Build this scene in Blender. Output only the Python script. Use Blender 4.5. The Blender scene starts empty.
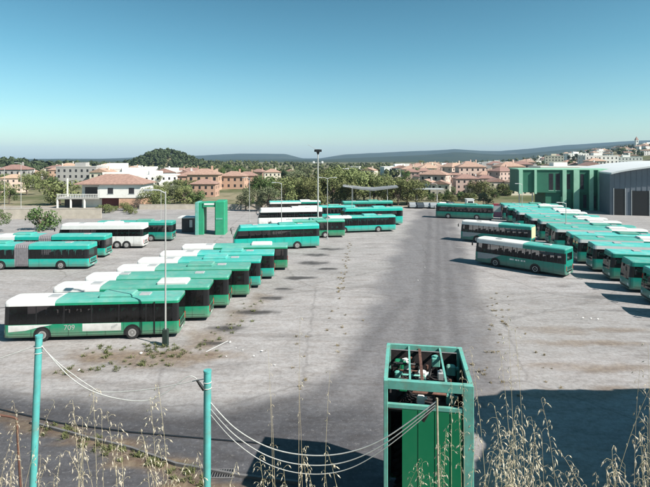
import bpy, math, random
import numpy as np
from mathutils import Vector, Matrix
R = math.radians
random.seed(7); rng = np.random.default_rng(7)
scene = bpy.context.scene
C = scene.collection

# ------------------------------------------------------------------ camera, sky, sun, exposure
CAM_H = 13.0; F = 490.0; HOR = 158.0; CX = 325.0
cam = bpy.data.cameras.new('camera'); cam_o = bpy.data.objects.new('camera', cam); C.objects.link(cam_o)
cam.sensor_width = 36; cam.lens = 36*F/650.0
cam.shift_y = -(243.5-HOR)/650.0
cam.clip_start = 0.1; cam.clip_end = 30000
cam_o.location = (0, 0, CAM_H); cam_o.rotation_euler = (R(90), 0, 0)
scene.camera = cam_o

SUN_EL = R(42); SUN_AZ = R(119)          # azimuth clockwise from +Y (straight ahead)
sun_dir = Vector((math.sin(SUN_AZ)*math.cos(SUN_EL), math.cos(SUN_AZ)*math.cos(SUN_EL), math.sin(SUN_EL)))
w = bpy.data.worlds.new('World'); scene.world = w; w.use_nodes = True
nt = w.node_tree; nt.nodes.clear()
sky = nt.nodes.new('ShaderNodeTexSky'); sky.sky_type = 'NISHITA'; sky.sun_disc = False
sky.sun_elevation = SUN_EL; sky.sun_rotation = SUN_AZ
sky.air_density = 1.0; sky.dust_density = 1.2; sky.ozone_density = 1.0; sky.altitude = 100
hs = nt.nodes.new('ShaderNodeMix'); hs.data_type = 'RGBA'; hs.blend_type = 'MULTIPLY'
hs.inputs[0].default_value = 1.0; 
_tc = nt.nodes.new('ShaderNodeTexCoord'); _sx = nt.nodes.new('ShaderNodeSeparateXYZ'); _cr = nt.nodes.new('ShaderNodeValToRGB')
nt.links.new(_tc.outputs['Generated'], _sx.inputs[0]); nt.links.new(_sx.outputs[2], _cr.inputs[0]); nt.links.new(_cr.outputs[0], hs.inputs[7])
_e = _cr.color_ramp.elements     # clear-air tint of the sky by elevation
_e[0].position = 0.0; _e[0].color = (1.16,1.29,1.30,1); _e[1].position = .34; _e[1].color = (.30,.66,.66,1)
_q = _e.new(.10); _q.color = (.68,1.02,1.00,1); _q = _e.new(.20); _q.color = (.46,.86,.85,1); _q = _e.new(.045); _q.color = (.92,1.17,1.15,1)
bg = nt.nodes.new('ShaderNodeBackground'); bg.inputs[1].default_value = 0.085
wo = nt.nodes.new('ShaderNodeOutputWorld')
nt.links.new(sky.outputs[0], hs.inputs[6]); nt.links.new(hs.outputs[2], bg.inputs[0]); nt.links.new(bg.outputs[0], wo.inputs[0])
sl = bpy.data.lights.new('sun', 'SUN'); sl.energy = 5.0; sl.angle = R(0.5); sl.color = (1.0, 0.95, 0.88)
so = bpy.data.objects.new('sun', sl); C.objects.link(so); so.location = (30, -20, 60)
so.rotation_euler = sun_dir.to_track_quat('Z', 'Y').to_euler()
vs = scene.view_settings; vs.view_transform = 'Standard'; vs.look = 'None'; vs.exposure = 0.80; vs.gamma = 1.0
try: vs.use_curve_mapping = False
except Exception: pass
scene.cycles.volume_bounces = 0
scene.cycles.transparent_max_bounces = 12

# ------------------------------------------------------------------ helpers
def G(px, py, z=0.0):
    """ground point seen at a place of the 650 x 487 photograph"""
    d = (CAM_H-z)*F/(py-HOR)
    return ((px-CX)/F*d, d)
def XD(px, d): return (px-CX)/F*d

def lin(r, g, b):
    f = lambda c: (c/12.92 if c <= .04045 else ((c+.055)/1.055)**2.4)
    return (f(r/255), f(g/255), f(b/255))

MATS = {}
def mat(name, col, rough=.6, var=.25, scale=3.0, metal=0.0, bump=0.0, bscale=None, objvar=0.0, spec=.5, coat=0.0, dirt=None, dscale=.8, skirt=0):
    if name in MATS: return MATS[name]
    m = bpy.data.materials.new(name); m.use_nodes = True
    n = m.node_tree; b = n.nodes['Principled BSDF']
    b.inputs['Roughness'].default_value = rough; b.inputs['Metallic'].default_value = metal
    b.inputs['Specular IOR Level'].default_value = spec
    if coat: b.inputs['Coat Weight'].default_value = coat; b.inputs['Coat Roughness'].default_value = .15
    tc = n.nodes.new('ShaderNodeTexCoord')
    nz = n.nodes.new('ShaderNodeTexNoise'); nz.inputs['Scale'].default_value = scale; nz.inputs['Detail'].default_value = 6; nz.inputs['Roughness'].default_value = .65
    n.links.new(tc.outputs['Object'], nz.inputs['Vector'])
    mx = n.nodes.new('ShaderNodeMix'); mx.data_type = 'RGBA'
    lo = tuple(c*(1-var) for c in col)+(1,); hi = tuple(min(1, c*(1+var)) for c in col)+(1,)
    mx.inputs[6].default_value = lo; mx.inputs[7].default_value = hi
    mr = n.nodes.new('ShaderNodeMapRange'); mr.inputs[1].default_value = .3; mr.inputs[2].default_value = .7
    n.links.new(nz.outputs[0], mr.inputs[0]); n.links.new(mr.outputs[0], mx.inputs[0])
    out = mx.outputs[2]
    if dirt:
        n2 = n.nodes.new('ShaderNodeTexNoise'); n2.inputs['Scale'].default_value = dscale; n2.inputs['Detail'].default_value = 8; n2.inputs['Roughness'].default_value = .7
        n.links.new(tc.outputs['Object'], n2.inputs['Vector'])
        m2 = n.nodes.new('ShaderNodeMapRange'); m2.inputs[1].default_value = .48; m2.inputs[2].default_value = .75; m2.inputs[4].default_value = dirt[3] if len(dirt) > 3 else .6
        n.links.new(n2.outputs[0], m2.inputs[0])
        x2 = n.nodes.new('ShaderNodeMix'); x2.data_type = 'RGBA'; x2.inputs[7].default_value = tuple(dirt[:3])+(1,)
        n.links.new(m2.outputs[0], x2.inputs[0]); n.links.new(out, x2.inputs[6]); out = x2.outputs[2]
    if skirt:
        sz = n.nodes.new('ShaderNodeSeparateXYZ'); n.links.new(tc.outputs['Object'], sz.inputs[0])
        n3 = n.nodes.new('ShaderNodeTexNoise'); n3.inputs['Scale'].default_value = 2.4; n3.inputs['Detail'].default_value = 7
        n.links.new(tc.outputs['Object'], n3.inputs['Vector'])
        ad = n.nodes.new('ShaderNodeMath'); ad.operation = 'MULTIPLY_ADD'; ad.inputs[1].default_value = -1.1; n.links.new(n3.outputs[0], ad.inputs[0]); n.links.new(sz.outputs[2], ad.inputs[2])
        m3 = n.nodes.new('ShaderNodeMapRange'); m3.inputs[1].default_value = .55; m3.inputs[2].default_value = -.25; m3.inputs[4].default_value = skirt
        n.links.new(ad.outputs[0], m3.inputs[0])
        x3 = n.nodes.new('ShaderNodeMix'); x3.data_type = 'RGBA'; x3.inputs[7].default_value = (.19,.17,.14,1)
        n.links.new(m3.outputs[0], x3.inputs[0]); n.links.new(out, x3.inputs[6]); out = x3.outputs[2]
    if objvar:
        oi = n.nodes.new('ShaderNodeObjectInfo')
        hv = n.nodes.new('ShaderNodeHueSaturation')
        a = n.nodes.new('ShaderNodeMapRange'); a.inputs[3].default_value = 1-objvar; a.inputs[4].default_value = 1+objvar
        a2 = n.nodes.new('ShaderNodeMapRange'); a2.inputs[3].default_value = .5-.06*objvar; a2.inputs[4].default_value = .5+.06*objvar
        n.links.new(oi.outputs['Random'], a.inputs[0]); n.links.new(a.outputs[0], hv.inputs['Value'])
        n.links.new(oi.outputs['Random'], a2.inputs[0]); n.links.new(a2.outputs[0], hv.inputs['Hue'])
        n.links.new(out, hv.inputs['Color']); out = hv.outputs[0]
    n.links.new(out, b.inputs['Base Color'])
    if bump:
        bn = n.nodes.new('ShaderNodeTexNoise'); bn.inputs['Scale'].default_value = bscale or scale*8; bn.inputs['Detail'].default_value = 4
        n.links.new(tc.outputs['Object'], bn.inputs['Vector'])
        bp = n.nodes.new('ShaderNodeBump'); bp.inputs['Strength'].default_value = bump; bp.inputs['Distance'].default_value = .02
        n.links.new(bn.outputs[0], bp.inputs['Height']); n.links.new(bp.outputs[0], b.inputs['Normal'])
    MATS[name] = m
    return m

def glass(name, tint, gloss=.10):
    m = bpy.data.materials.new(name); m.use_nodes = True
    n = m.node_tree; n.nodes.clear()
    o = n.nodes.new('ShaderNodeOutputMaterial'); t = n.nodes.new('ShaderNodeBsdfTransparent'); t.inputs[0].default_value = tint+(1,)
    g = n.nodes.new('ShaderNodeBsdfGlossy'); g.inputs['Roughness'].default_value = .04; g.inputs[0].default_value = (.9, .9, .9, 1)
    d = n.nodes.new('ShaderNodeBsdfDiffuse'); d.inputs[0].default_value = (.05, .05, .05, 1)
    fr = n.nodes.new('ShaderNodeFresnel'); fr.inputs[0].default_value = 1.45
    m0 = n.nodes.new('ShaderNodeMixShader'); m0.inputs[0].default_value = .12
    mx = n.nodes.new('ShaderNodeMixShader')
    n.links.new(t.outputs[0], m0.inputs[1]); n.links.new(d.outputs[0], m0.inputs[2])
    n.links.new(fr.outputs[0], mx.inputs[0]); n.links.new(m0.outputs[0], mx.inputs[1]); n.links.new(g.outputs[0], mx.inputs[2]); n.links.new(mx.outputs[0], o.inputs[0])
    MATS[name] = m
    return m

class MB:
    """collects shapes, links them as ONE mesh object"""
    def __init__(s): s.v = []; s.f = []; s.m = []; s.mi = 0; s.sm = []
    def add(s, vs, fs, smooth=False):
        o = len(s.v); s.v.extend([tuple(p) for p in vs])
        for f in fs: s.f.append(tuple(o+i for i in f)); s.m.append(s.mi); s.sm.append(smooth)
        return s
    def box(s, x0, y0, z0, x1, y1, z1, rz=0, c=None):
        vs = [(x0,y0,z0),(x1,y0,z0),(x1,y1,z0),(x0,y1,z0),(x0,y0,z1),(x1,y0,z1),(x1,y1,z1),(x0,y1,z1)]
        if rz:
            cx, cy = c if c else ((x0+x1)/2, (y0+y1)/2); ca, sa = math.cos(rz), math.sin(rz)
            vs = [(cx+(x-cx)*ca-(y-cy)*sa, cy+(x-cx)*sa+(y-cy)*ca, z) for x, y, z in vs]
        return s.add(vs, [(0,3,2,1),(4,5,6,7),(0,1,5,4),(1,2,6,5),(2,3,7,6),(3,0,4,7)])
    def bev(s, x0, y0, z0, x1, y1, z1, b=.03):
        """box with chamfered vertical and top edges"""
        rings = []
        def ring(i, z): return [(x0+i+b,y0+i,z),(x1-i-b,y0+i,z),(x1-i,y0+i+b,z),(x1-i,y1-i-b,z),(x1-i-b,y1-i,z),(x0+i+b,y1-i,z),(x0+i,y1-i-b,z),(x0+i,y0+i+b,z)]
        vs = ring(0, z0)+ring(0, z1-b)+ring(b, z1)
        fs = [tuple(range(7, -1, -1)), tuple(range(16, 24))]
        for k in (0, 8):
            for i in range(8): fs.append((k+i, k+(i+1)%8, k+8+(i+1)%8, k+8+i))
        return s.add(vs, fs)
    def tube(s, pts, rad, n=8, cap=True, smooth=True):
        pts = [Vector(p) for p in pts]
        if not hasattr(rad, '__len__'): rad = [rad]*len(pts)
        vs = []; up = None
        for i, p in enumerate(pts):
            t = (pts[min(i+1, len(pts)-1)]-pts[max(i-1, 0)]).normalized()
            if up is None: up = Vector((0,0,1)) if abs(t.z) < .9 else Vector((1,0,0))
            a = t.cross(up)
            if a.length < 1e-4: a = t.cross(Vector((0,1,0)))
            a.normalize(); b = t.cross(a).normalized(); up = -b if False else up
            for k in range(n):
                an = 2*math.pi*k/n
                vs.append(p+(a*math.cos(an)+b*math.sin(an))*rad[i])
        fs = []
        for i in range(len(pts)-1):
            for k in range(n): fs.append((i*n+k, (i+1)*n+k, (i+1)*n+(k+1)%n, i*n+(k+1)%n))
        s.add(vs, fs, smooth)
        if cap:
            m = len(pts)-1
            s.add(vs[:n], [tuple(range(n))]); s.add(vs[m*n:], [tuple(range(n-1, -1, -1))])
        return s
    def disc(s, c, axis, r, h, n=20, r2=None):
        c = Vector(c); ax = Vector(axis).normalized()
        return s.tube([c, c+ax*h], [r, r2 if r2 is not None else r], n, True, False)
    def prism(s, poly, y0, y1):
        """poly in x,z extruded along y"""
        n = len(poly)
        vs = [(x, y0, z) for x, z in poly]+[(x, y1, z) for x, z in poly]
        fs = [tuple(range(n)), tuple(range(2*n-1, n-1, -1))]
        for i in range(n): fs.append((i, i+n, (i+1)%n+n, (i+1)%n))
        return s.add(vs, fs)
    def build(s, name, mats, parent=None, fix=False):
        me = bpy.data.meshes.new(name)
        me.from_pydata(s.v, [], s.f)
        for m in (mats if isinstance(mats, (list, tuple)) else [mats]): me.materials.append(m)
        me.polygons.foreach_set('material_index', s.m); me.polygons.foreach_set('use_smooth', s.sm)
        me.update()
        o = bpy.data.objects.new(name, me); C.objects.link(o)
        if parent: o.parent = parent
        return o

def tag(o, label=None, cat=None, group=None, kind=None):
    if label: o['label'] = label
    if cat: o['category'] = cat
    if group: o['group'] = group
    if kind: o['kind'] = kind
    return o
def empty(name, loc=(0,0,0), rz=0):
    o = bpy.data.objects.new(name, None); C.objects.link(o); o.location = loc; o.rotation_euler = (0,0,rz); o.empty_display_size = .3
    return o
CH = {}
def children(o): return [c for c in bpy.data.objects if c.parent == o]
def copy_tree(o, parent=None):
    c = o.copy(); C.objects.link(c)
    if parent: c.parent = parent
    if o.name not in CH: CH[o.name] = [k.name for k in o.children]
    for k in CH[o.name]: copy_tree(bpy.data.objects[k], c)
    return c

# value noise in numpy
_perm = rng.random((256, 256))
def vnoise(x, y):
    xi = np.floor(x).astype(int); yi = np.floor(y).astype(int); fx = x-xi; fy = y-yi
    fx = fx*fx*(3-2*fx); fy = fy*fy*(3-2*fy)
    g = lambda a, b: _perm[a % 256, b % 256]
    return (g(xi,yi)*(1-fx)+g(xi+1,yi)*fx)*(1-fy)+(g(xi,yi+1)*(1-fx)+g(xi+1,yi+1)*fx)*fy
def fbm(x, y, o=4):
    s = 0; a = .5; t = 0
    for i in range(o): s = s+a*vnoise(x*2**i+17*i, y*2**i+31*i); t += a; a *= .5
    return s/t
def sm(e0, e1, x):
    t = np.clip((x-e0)/(e1-e0), 0, 1); return t*t*(3-2*t)
def poly_sd(poly, X, Y):
    """signed distance, negative inside"""
    d = np.full(X.shape, 1e9); ins = np.zeros(X.shape, bool); n = len(poly)
    for i in range(n):
        ax, ay = poly[i]; bx, by = poly[(i+1) % n]
        ex, ey = bx-ax, by-ay; wx, wy = X-ax, Y-ay
        t = np.clip((wx*ex+wy*ey)/(ex*ex+ey*ey+1e-9), 0, 1)
        d = np.minimum(d, np.hypot(wx-ex*t, wy-ey*t))
        c = ((ay > Y) != (by > Y)) & (X < (bx-ax)*(Y-ay)/((by-ay) if by != ay else 1e-9)+ax)
        ins ^= c
    return np.where(ins, -d, d)
def line_d(pts, X, Y):
    d = np.full(X.shape, 1e9)
    for i in range(len(pts)-1):
        ax, ay = pts[i]; bx, by = pts[i+1]; ex, ey = bx-ax, by-ay; wx, wy = X-ax, Y-ay
        t = np.clip((wx*ex+wy*ey)/(ex*ex+ey*ey+1e-9), 0, 1)
        d = np.minimum(d, np.hypot(wx-ex*t, wy-ey*t))
    return d
def grid_mesh(name, X, Y, Z, mats, attrs={}, smooth=True):
    r, c = X.shape
    co = np.stack([X, Y, Z], -1).reshape(-1, 3)
    i = np.arange(r*c).reshape(r, c)
    q = np.stack([i[:-1,:-1], i[:-1,1:], i[1:,1:], i[1:,:-1]], -1).reshape(-1, 4)
    me = bpy.data.meshes.new(name); me.vertices.add(len(co)); me.vertices.foreach_set('co', co.ravel())
    me.loops.add(q.size); me.loops.foreach_set('vertex_index', q.ravel().astype(np.int32))
    me.polygons.add(len(q)); me.polygons.foreach_set('loop_start', np.arange(0, q.size, 4, dtype=np.int32))
    me.polygons.foreach_set('loop_total', np.full(len(q), 4, np.int32))
    me.polygons.foreach_set('use_smooth', np.full(len(q), smooth))
    me.update(calc_edges=True); me.validate()
    for k, a in attrs.items():
        at = me.attributes.new(k, 'FLOAT', 'POINT'); at.data.foreach_set('value', a.ravel().astype(np.float32))
    me.materials.append(mats)
    o = bpy.data.objects.new(name, me); C.objects.link(o); return o

# ------------------------------------------------------------------ ground of the depot
lane_l = [(-140,372),(0,384),(100,402),(220,410),(290,396),(338,372),(362,325),(394,250),(421,209)]
lane_r = [(449,209),(464,250),(478,300),(492,350),(497,395),(470,470),(330,610),(-140,610)]
LANE = [G(*p) for p in lane_l]+[G(*p) for p in lane_r]
xs = np.concatenate([np.arange(-130,-32,1.4), np.arange(-32,34,.32), np.arange(34,140,1.4)])
ys = np.concatenate([np.arange(6,60,.32), np.arange(60,134.5,.7)])
X, Y = np.meshgrid(xs, ys)
wob = (fbm(X*.22, Y*.22)-.5)*3.2+(fbm(X*1.1, Y*1.1)-.5)*.8
lane = 1-sm(-1.6, 1.4, poly_sd(LANE, X, Y)+wob)
# dark fore lane that swings off to the left
LF = [G(*p) for p in [(-160,388),(0,392),(110,410),(225,414),(300,404),(385,415),(420,460),(385,560),(-160,560)]]
fore = 1-sm(-1.2, 1.5, poly_sd(LF, X, Y)+wob*.7)
oil = np.zeros_like(X)
for px, py, rx, ry in [(231,328,1.5,.75),(259,312,1.9,.8),(270,298,1.9,.8),(298,278,2.0,.9),(311,263,2.4,1.1),(318,255,2.0,1),(283,289,1.2,.5),(325,269,1.6,.6),(216,343,1.1,.4),(330,249,2,1)]:
    gx, gy = G(px, py); oil = np.maximum(oil, 1-sm(.45, 1.15, np.hypot((X-gx)/rx, (Y-gy)/ry)+(fbm(X*.9,Y*.9)-.5)*1.1))
for k in range(14):      # the stained bays of the right-hand rank
    gx, gy = 25.5+rng.normal()*1.3, 34+k*3.9
    oil = np.maximum(oil, .5*(1-sm(.3, 1.2, np.hypot((X-gx)/1.6, (Y-gy)/.5)+(fbm(X*.9,Y*.9)-.5)*1.3)))
dirt = np.zeros_like(X)
for px, py, rx, ry, a in [(120,355,4.8,1.2,1),(180,356,3.4,1.4,1),(155,362,3,1,.8),(205,340,1.8,2.6,.8),(235,318,1.2,3,.6),(258,300,1.2,4,.5),(78,372,2.2,1.0,.5),(100,443,2.6,.35,1),(150,463,2.4,.4,1),(60,428,1.8,.3,.9),(200,487,2,.4,1),(120,452,1.6,.5,.8),(560,330,3,1.0,.5),(600,343,5,.6,.7),(560,365,4,.5,.6),(620,330,4,.5,.6),(610,368,4,.7,.7),(630,390,3,.5,.6),(560,395,4,.6,.5)]:
    gx, gy = G(px, py); dirt = np.maximum(dirt, a*(1-sm(.3, 1.25, np.hypot((X-gx)/rx, (Y-gy)/ry)+(fbm(X*.8+9,Y*.8)-.5)*1.4)))
GUT = [G(*p) for p in [(-60,402),(40,428),(110,446),(170,470),(230,500)]]
dirt = np.maximum(dirt, .8*(1-sm(.15, .7, line_d(GUT, X, Y)+(fbm(X*.8,Y*.8)-.5)*.8)))
pale = sm(.42, .62, fbm(X*.06+3, Y*.16+1))
right = sm(8, 20, X-.14*Y+wob)
edge = sm(124, 132, Y+wob)
track = np.zeros_like(X)
for pth, wd in (([(448,212),(462,255),(477,300),(489,345),(494,380)], .7), ([(442,212),(447,260),(452,300),(455,345)], .35), ([(430,212),(428,260),(424,300),(420,345)], .35), ([(438,212),(438,260),(437,300),(436,345)], .3), ([(405,300),(330,390),(200,425),(60,415),(-60,405)], .4), ([(420,345),(360,410),(250,436),(80,425),(-60,413)], .4)):
    track = np.maximum(track, 1-sm(.3, 1.6, line_d([G(*p) for p in pth], X, Y)/(wd*1.35)+(fbm(X*.6+2, Y*.35)-.5)*1.6))
gm = bpy.data.materials.new('depot_asphalt'); gm.use_nodes = True
n = gm.node_tree; b = n.nodes['Principled BSDF']; b.inputs['Roughness'].default_value = .88; b.inputs['Specular IOR Level'].default_value = .25
tc = n.nodes.new('ShaderNodeTexCoord')
def nnoise(scale, det=6, ro=.65, vec=None, st=(1,1,1)):
    mp = n.nodes.new('ShaderNodeMapping'); mp.inputs['Scale'].default_value = st
    n.links.new(tc.outputs['Object'], mp.inputs[0])
    q = n.nodes.new('ShaderNodeTexNoise'); q.inputs['Scale'].default_value = scale; q.inputs['Detail'].default_value = det; q.inputs['Roughness'].default_value = ro
    n.links.new(mp.outputs[0], q.inputs['Vector']); return q.outputs[0]
def nramp(v, a, b_, c=0., d=1.):
    q = n.nodes.new('ShaderNodeMapRange'); q.inputs[1].default_value = a; q.inputs[2].default_value = b_; q.inputs[3].default_value = c; q.inputs[4].default_value = d
    n.links.new(v, q.inputs[0]); return q.outputs[0]
def nmix(f, a, b_, mode='MIX'):
    q = n.nodes.new('ShaderNodeMix'); q.data_type = 'RGBA'; q.blend_type = mode
    if isinstance(f, (int, float)): q.inputs[0].default_value = f
    else: n.links.new(f, q.inputs[0])
    for s, v in ((6, a), (7, b_)):
        if isinstance(v, tuple): q.inputs[s].default_value = v+(1,)
        else: n.links.new(v, q.inputs[s])
    return q.outputs[2]
def nattr(k):
    q = n.nodes.new('ShaderNodeAttribute'); q.attribute_name = k; return q.outputs['Fac']
def nmul(a, b_):
    q = n.nodes.new('ShaderNodeMath'); q.operation = 'MULTIPLY'; n.links.new(a, q.inputs[0])
    if isinstance(b_, (int, float)): q.inputs[1].default_value = b_
    else: n.links.new(b_, q.inputs[1])
    return q.outputs[0]
GRAV = (.325, .306, .300); ROAD = (.172, .164, .169); FORE = (.070, .069, .076); RIGHT = (.325, .308, .306)
base = nmix(nramp(nnoise(.35), .35, .68), GRAV, tuple(c*1.22 for c in GRAV))
base = nmix(nattr('right'), base, nmix(nramp(nnoise(.5, st=(.35,1.6,1)), .38, .66), RIGHT, (.40,.383,.382)))
base = nmix(nmul(nattr('pale'), .45), base, (.29,.28,.272))
base = nmix(nramp(nnoise(.22, 8, .75, st=(.5,2,1)), .50, .72, 0, .7), base, (.135,.122,.115))
base = nmix(nattr('lane'), base, nmix(nramp(nnoise(.25, 7, .7, st=(2.2,.3,1)), .35, .7), ROAD, (.212,.203,.207)))
base = nmix(nattr('fore'), base, nmix(nramp(nnoise(.4, 7, .7, st=(.4,1.8,1)), .3, .7), FORE, (.112,.110,.118)))
base = nmix(nmul(nattr('dirt'), .8), base, nmix(nramp(nnoise(2.2), .35, .65), (.135,.085,.055), (.25,.185,.115)))
base = nmix(nmul(nattr('oil'), .85), base, (.028,.026,.027))
base = nmix(nattr('edge'), base, (.36,.31,.25))
base = nmix(nmul(nramp(nnoise(1.1, 8, .8, st=(.5,1.3,1)), .46, .62), .55), base, nmix(1.0, base, (.70,.64,.59), 'MULTIPLY'))
base = nmix(nramp(nnoise(3.2, 8, .85), .42, .60, .0, .60), base, nmix(1.0, base, (.52,.50,.49), 'MULTIPLY'))
base = nmix(nramp(nnoise(4.5, 7, .85), .56, .70, .0, .45), base, (.46,.44,.43))
base = nmix(nmul(nattr('track'), .38), base, nmix(1.0, base, (.50,.49,.50), 'MULTIPLY'))
# hairline cracks and patch joints
vo = n.nodes.new('ShaderNodeTexVoronoi'); vo.feature = 'DISTANCE_TO_EDGE'; vo.inputs['Scale'].default_value = .11
wv = n.nodes.new('ShaderNodeTexNoise'); wv.inputs['Scale'].default_value = .9; wv.inputs['Detail'].default_value = 5
vm = n.nodes.new('ShaderNodeMix'); vm.data_type = 'VECTOR'; vm.inputs[0].default_value = .45
n.links.new(tc.outputs['Object'], wv.inputs[0]); n.links.new(tc.outputs['Object'], vm.inputs[4]); n.links.new(wv.outputs[1], vm.inputs[5]); n.links.new(vm.outputs[1], vo.inputs['Vector'])
base = nmix(nramp(vo.outputs[0], .0, .009, .30, 0.), base, (.07,.062,.058))
n.links.new(base, b.inputs['Base Color'])
bp = n.nodes.new('ShaderNodeBump'); bp.inputs['Strength'].default_value = .35; bp.inputs['Distance'].default_value = .03
n.links.new(nnoise(9, 6, .7), bp.inputs['Height']); n.links.new(bp.outputs[0], b.inputs['Normal'])
lot = grid_mesh('ground', X, Y, (fbm(X*.08, Y*.08)-.5)*.02, gm, dict(lane=lane, fore=fore, oil=oil, dirt=dirt, pale=pale, right=right, edge=edge, track=track))
tag(lot, kind='structure')

# ------------------------------------------------------------------ embankment the photographer stands on, bluff on the right
TOP = [(-90,-80),(-90,.6),(-10,.7),(1.2,.8),(4,.9),(10.0,1.2),(12.2,4.4),(18.9,16.3),(20.2,19.6),(22.5,20.6),(60,21.2),(90,20.8),(90,-80)]
x2 = np.concatenate([np.arange(-90,-14,2.), np.arange(-14,40,.4), np.arange(40,91,2.)]); y2 = np.concatenate([np.arange(-80,-4,3.), np.arange(-4,32,.35)])
MX, MY = np.meshgrid(x2, y2)
def bank(x, y):
    sd = poly_sd(TOP, x, y)
    rise = sm(14, 23, x); stp = sm(3.2, 7, x)
    top = 11.4+1.6*rise+rise*(fbm(x*.7+3, y*.7)-.5)*2.2
    s1 = .50*(1-stp)+2.7*stp
    brk = 5.0
    dn = np.where(sd < brk, np.maximum(sd, 0)*s1, brk*s1+(sd-brk)*(1.35*(1-stp)+2.7*stp))
    z = top-dn+(fbm(x*.5, y*.5)-.5)*.5*sm(-2, 1, sd)*(z_ok(x, y))+rise*(fbm(x*.9+5, y*.9)-.5)*1.0
    return np.maximum(z, -.25)
def z_ok(x, y): return np.where((np.abs(x) < 8) & (y < 9), .35, 1.0)
mm = mat('dry_bank_soil', (.20,.155,.10), .95, .45, 1.3, bump=.6, bscale=7, dirt=(.10,.10,.045,.7), dscale=.5)
tag(grid_mesh('embankment', MX, MY, bank(MX, MY), mm), kind='structure')
def bank1(x, y): return float(bank(np.array([x]), np.array([y]))[0])

# ------------------------------------------------------------------ countryside out to the hills
SK_X = [-900,0,60,100,150,200,240,285,296,302,320,345,400,430,455,480,500,540,565,585,620,650,760,1100]
SK_Y = [160,160,160,160,158.5,157,155,155.3,158,159.5,159.5,155.5,153,152,150.3,152,152.8,149.5,147.5,147,144.5,143.5,143,146]
def land(x, y):
    px = CX+F*x/np.maximum(y, 1)
    rg_ = sm(470, 600, px)
    h = -.10+rg_*(3.2*sm(150, 620, y)+5*sm(600, 1600, y))+(1-rg_)*(-2.0*sm(150, 420, y)+3*sm(600, 1500, y))
    h = h+(fbm(x*.006+4, y*.006)-.5)*6*sm(220, 500, y)*(1-sm(900,1500,y))
    h = h+56*sm(470, 800, px)*sm(330, 1050, y)*(1-.55*sm(1300, 2300, y))
    h = h+21*np.exp(-((x+212)/37)**2-((y-650)/60)**2)
    h = h+8*np.exp(-((x+380)/75)**2-((y-520)/90)**2)
    h = h+5*np.exp(-((px-225)/60)**2)*sm(500,900,y)*(1-sm(1000,1500,y))
    n1 = (fbm(x*.0022, y*.0022, 5)-.5)
    sk = np.interp(px, SK_X, SK_Y)
    top = CAM_H+(HOR+1.6-sk)/F*5200
    h = h+np.maximum(0, top-4.5+n1*16)*np.exp(-((y-5200)/900)**2)
    near = np.interp(px, [0,200,330,380,470,520,700,1100], [0,0,.25,.6,.85,.6,.9,.9])
    h = h+near*np.maximum(0, (top*.60-7+n1*22))*np.exp(-((y-3000)/420)**2)
    h = h-9*sm(5600, 8200, y)
    return h
tt = np.linspace(-2.6, 2.6, 760); yy = np.concatenate([[14,60], np.geomspace(110, 9500, 150)])
T, YY = np.meshgrid(tt, yy); XX = T*YY
lm = bpy.data.materials.new('countryside'); lm.use_nodes = True
n = lm.node_tree; b = n.nodes['Principled BSDF']; b.inputs['Roughness'].default_value = .95; b.inputs['Specular IOR Level'].default_value = .1
tc = n.nodes.new('ShaderNodeTexCoord')
near = nmix(nramp(nnoise(.02, 8, .7), .42, .58), (.25,.21,.14), (.09,.10,.045))
near = nmix(nramp(nnoise(.25, 6, .7), .5, .7, 0, .7), near, (.035,.05,.018))
far = nmix(nramp(nnoise(.004, 10, .75), .40, .62), (.020,.034,.024), (.042,.052,.032))
far = nmix(nramp(nnoise(.0016, 6, .6), .62, .70, 0, .6), far, (.15,.13,.08))
n.links.new(nmix(nattr('far'), near, far), b.inputs['Base Color'])
tag(grid_mesh('terrain', XX, YY, land(XX, YY), lm, dict(far=sm(900, 1700, YY))), kind='structure')
def land1(x, y): return float(land(np.array([x]), np.array([y]))[0])

# ------------------------------------------------------------------ materials of things
DUST = (.30,.27,.22,.35)
GREEN = mat('emerald_paint', (.004,.235,.120), .42, .10, 1.2, coat=.25, dirt=(.10,.20,.13,.30), skirt=.55, objvar=.10)
TURQ = mat('turquoise_paint', (.004,.37,.30), .38, .08, 1.2, coat=.3, dirt=(.12,.30,.25,.25), skirt=.55, objvar=.10)
TEAL = mat('deep_teal_paint', (.004,.215,.165), .42, .10, 1.2, coat=.25, dirt=(.08,.2,.16,.3), skirt=.55, objvar=.10)
WHITE = mat('white_bus_paint', (.68,.68,.66), .45, .05, 1.5, dirt=(.50,.47,.42,.45), skirt=.55, objvar=.10)
ROOFG = mat('faded_green_roof', (.075,.30,.235), .6, .14, .9, dirt=(.24,.33,.28,.75), objvar=.14)
ROOFT = mat('faded_turquoise_roof', (.06,.36,.31), .6, .12, .9, dirt=(.28,.38,.34,.7), objvar=.14)
ROOFW = mat('white_roof', (.60,.59,.57), .6, .06, .9, dirt=(.42,.39,.35,.7), objvar=.08)
BLACK = mat('black_trim', (.012,.012,.013), .45, .2, 4)
RUBBER = mat('tyre_rubber', (.02,.02,.02), .85, .25, 6)
RIM = mat('grey_rim', (.38,.37,.36), .5, .2, 8, metal=.3)
SEAT = mat('seat_cloth', (.07,.075,.10), .9, .4, 3)
INNER = mat('cabin_lining', (.16,.155,.15), .9, .15, 2)
LAMPW = mat('lamp_lens', (.65,.65,.62), .15, .1, 6)
LAMPR = mat('red_lens', (.35,.02,.015), .25, .1, 6)
GREYP = mat('grey_plastic', (.33,.34,.34), .6, .12, 4)
BELLOW = mat('grey_bellows', (.165,.155,.165), .85, .2, 3)
GL_D = glass('dark_tinted_glass', (.34,.32,.33)); GL_C = glass('smoked_glass', (.60,.61,.62))
YEL = mat('cream_panel', (.62,.55,.33), .5, .1, 3)
PINK = mat('pink_poster', (.42,.16,.25), .6, .15, 5)

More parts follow.
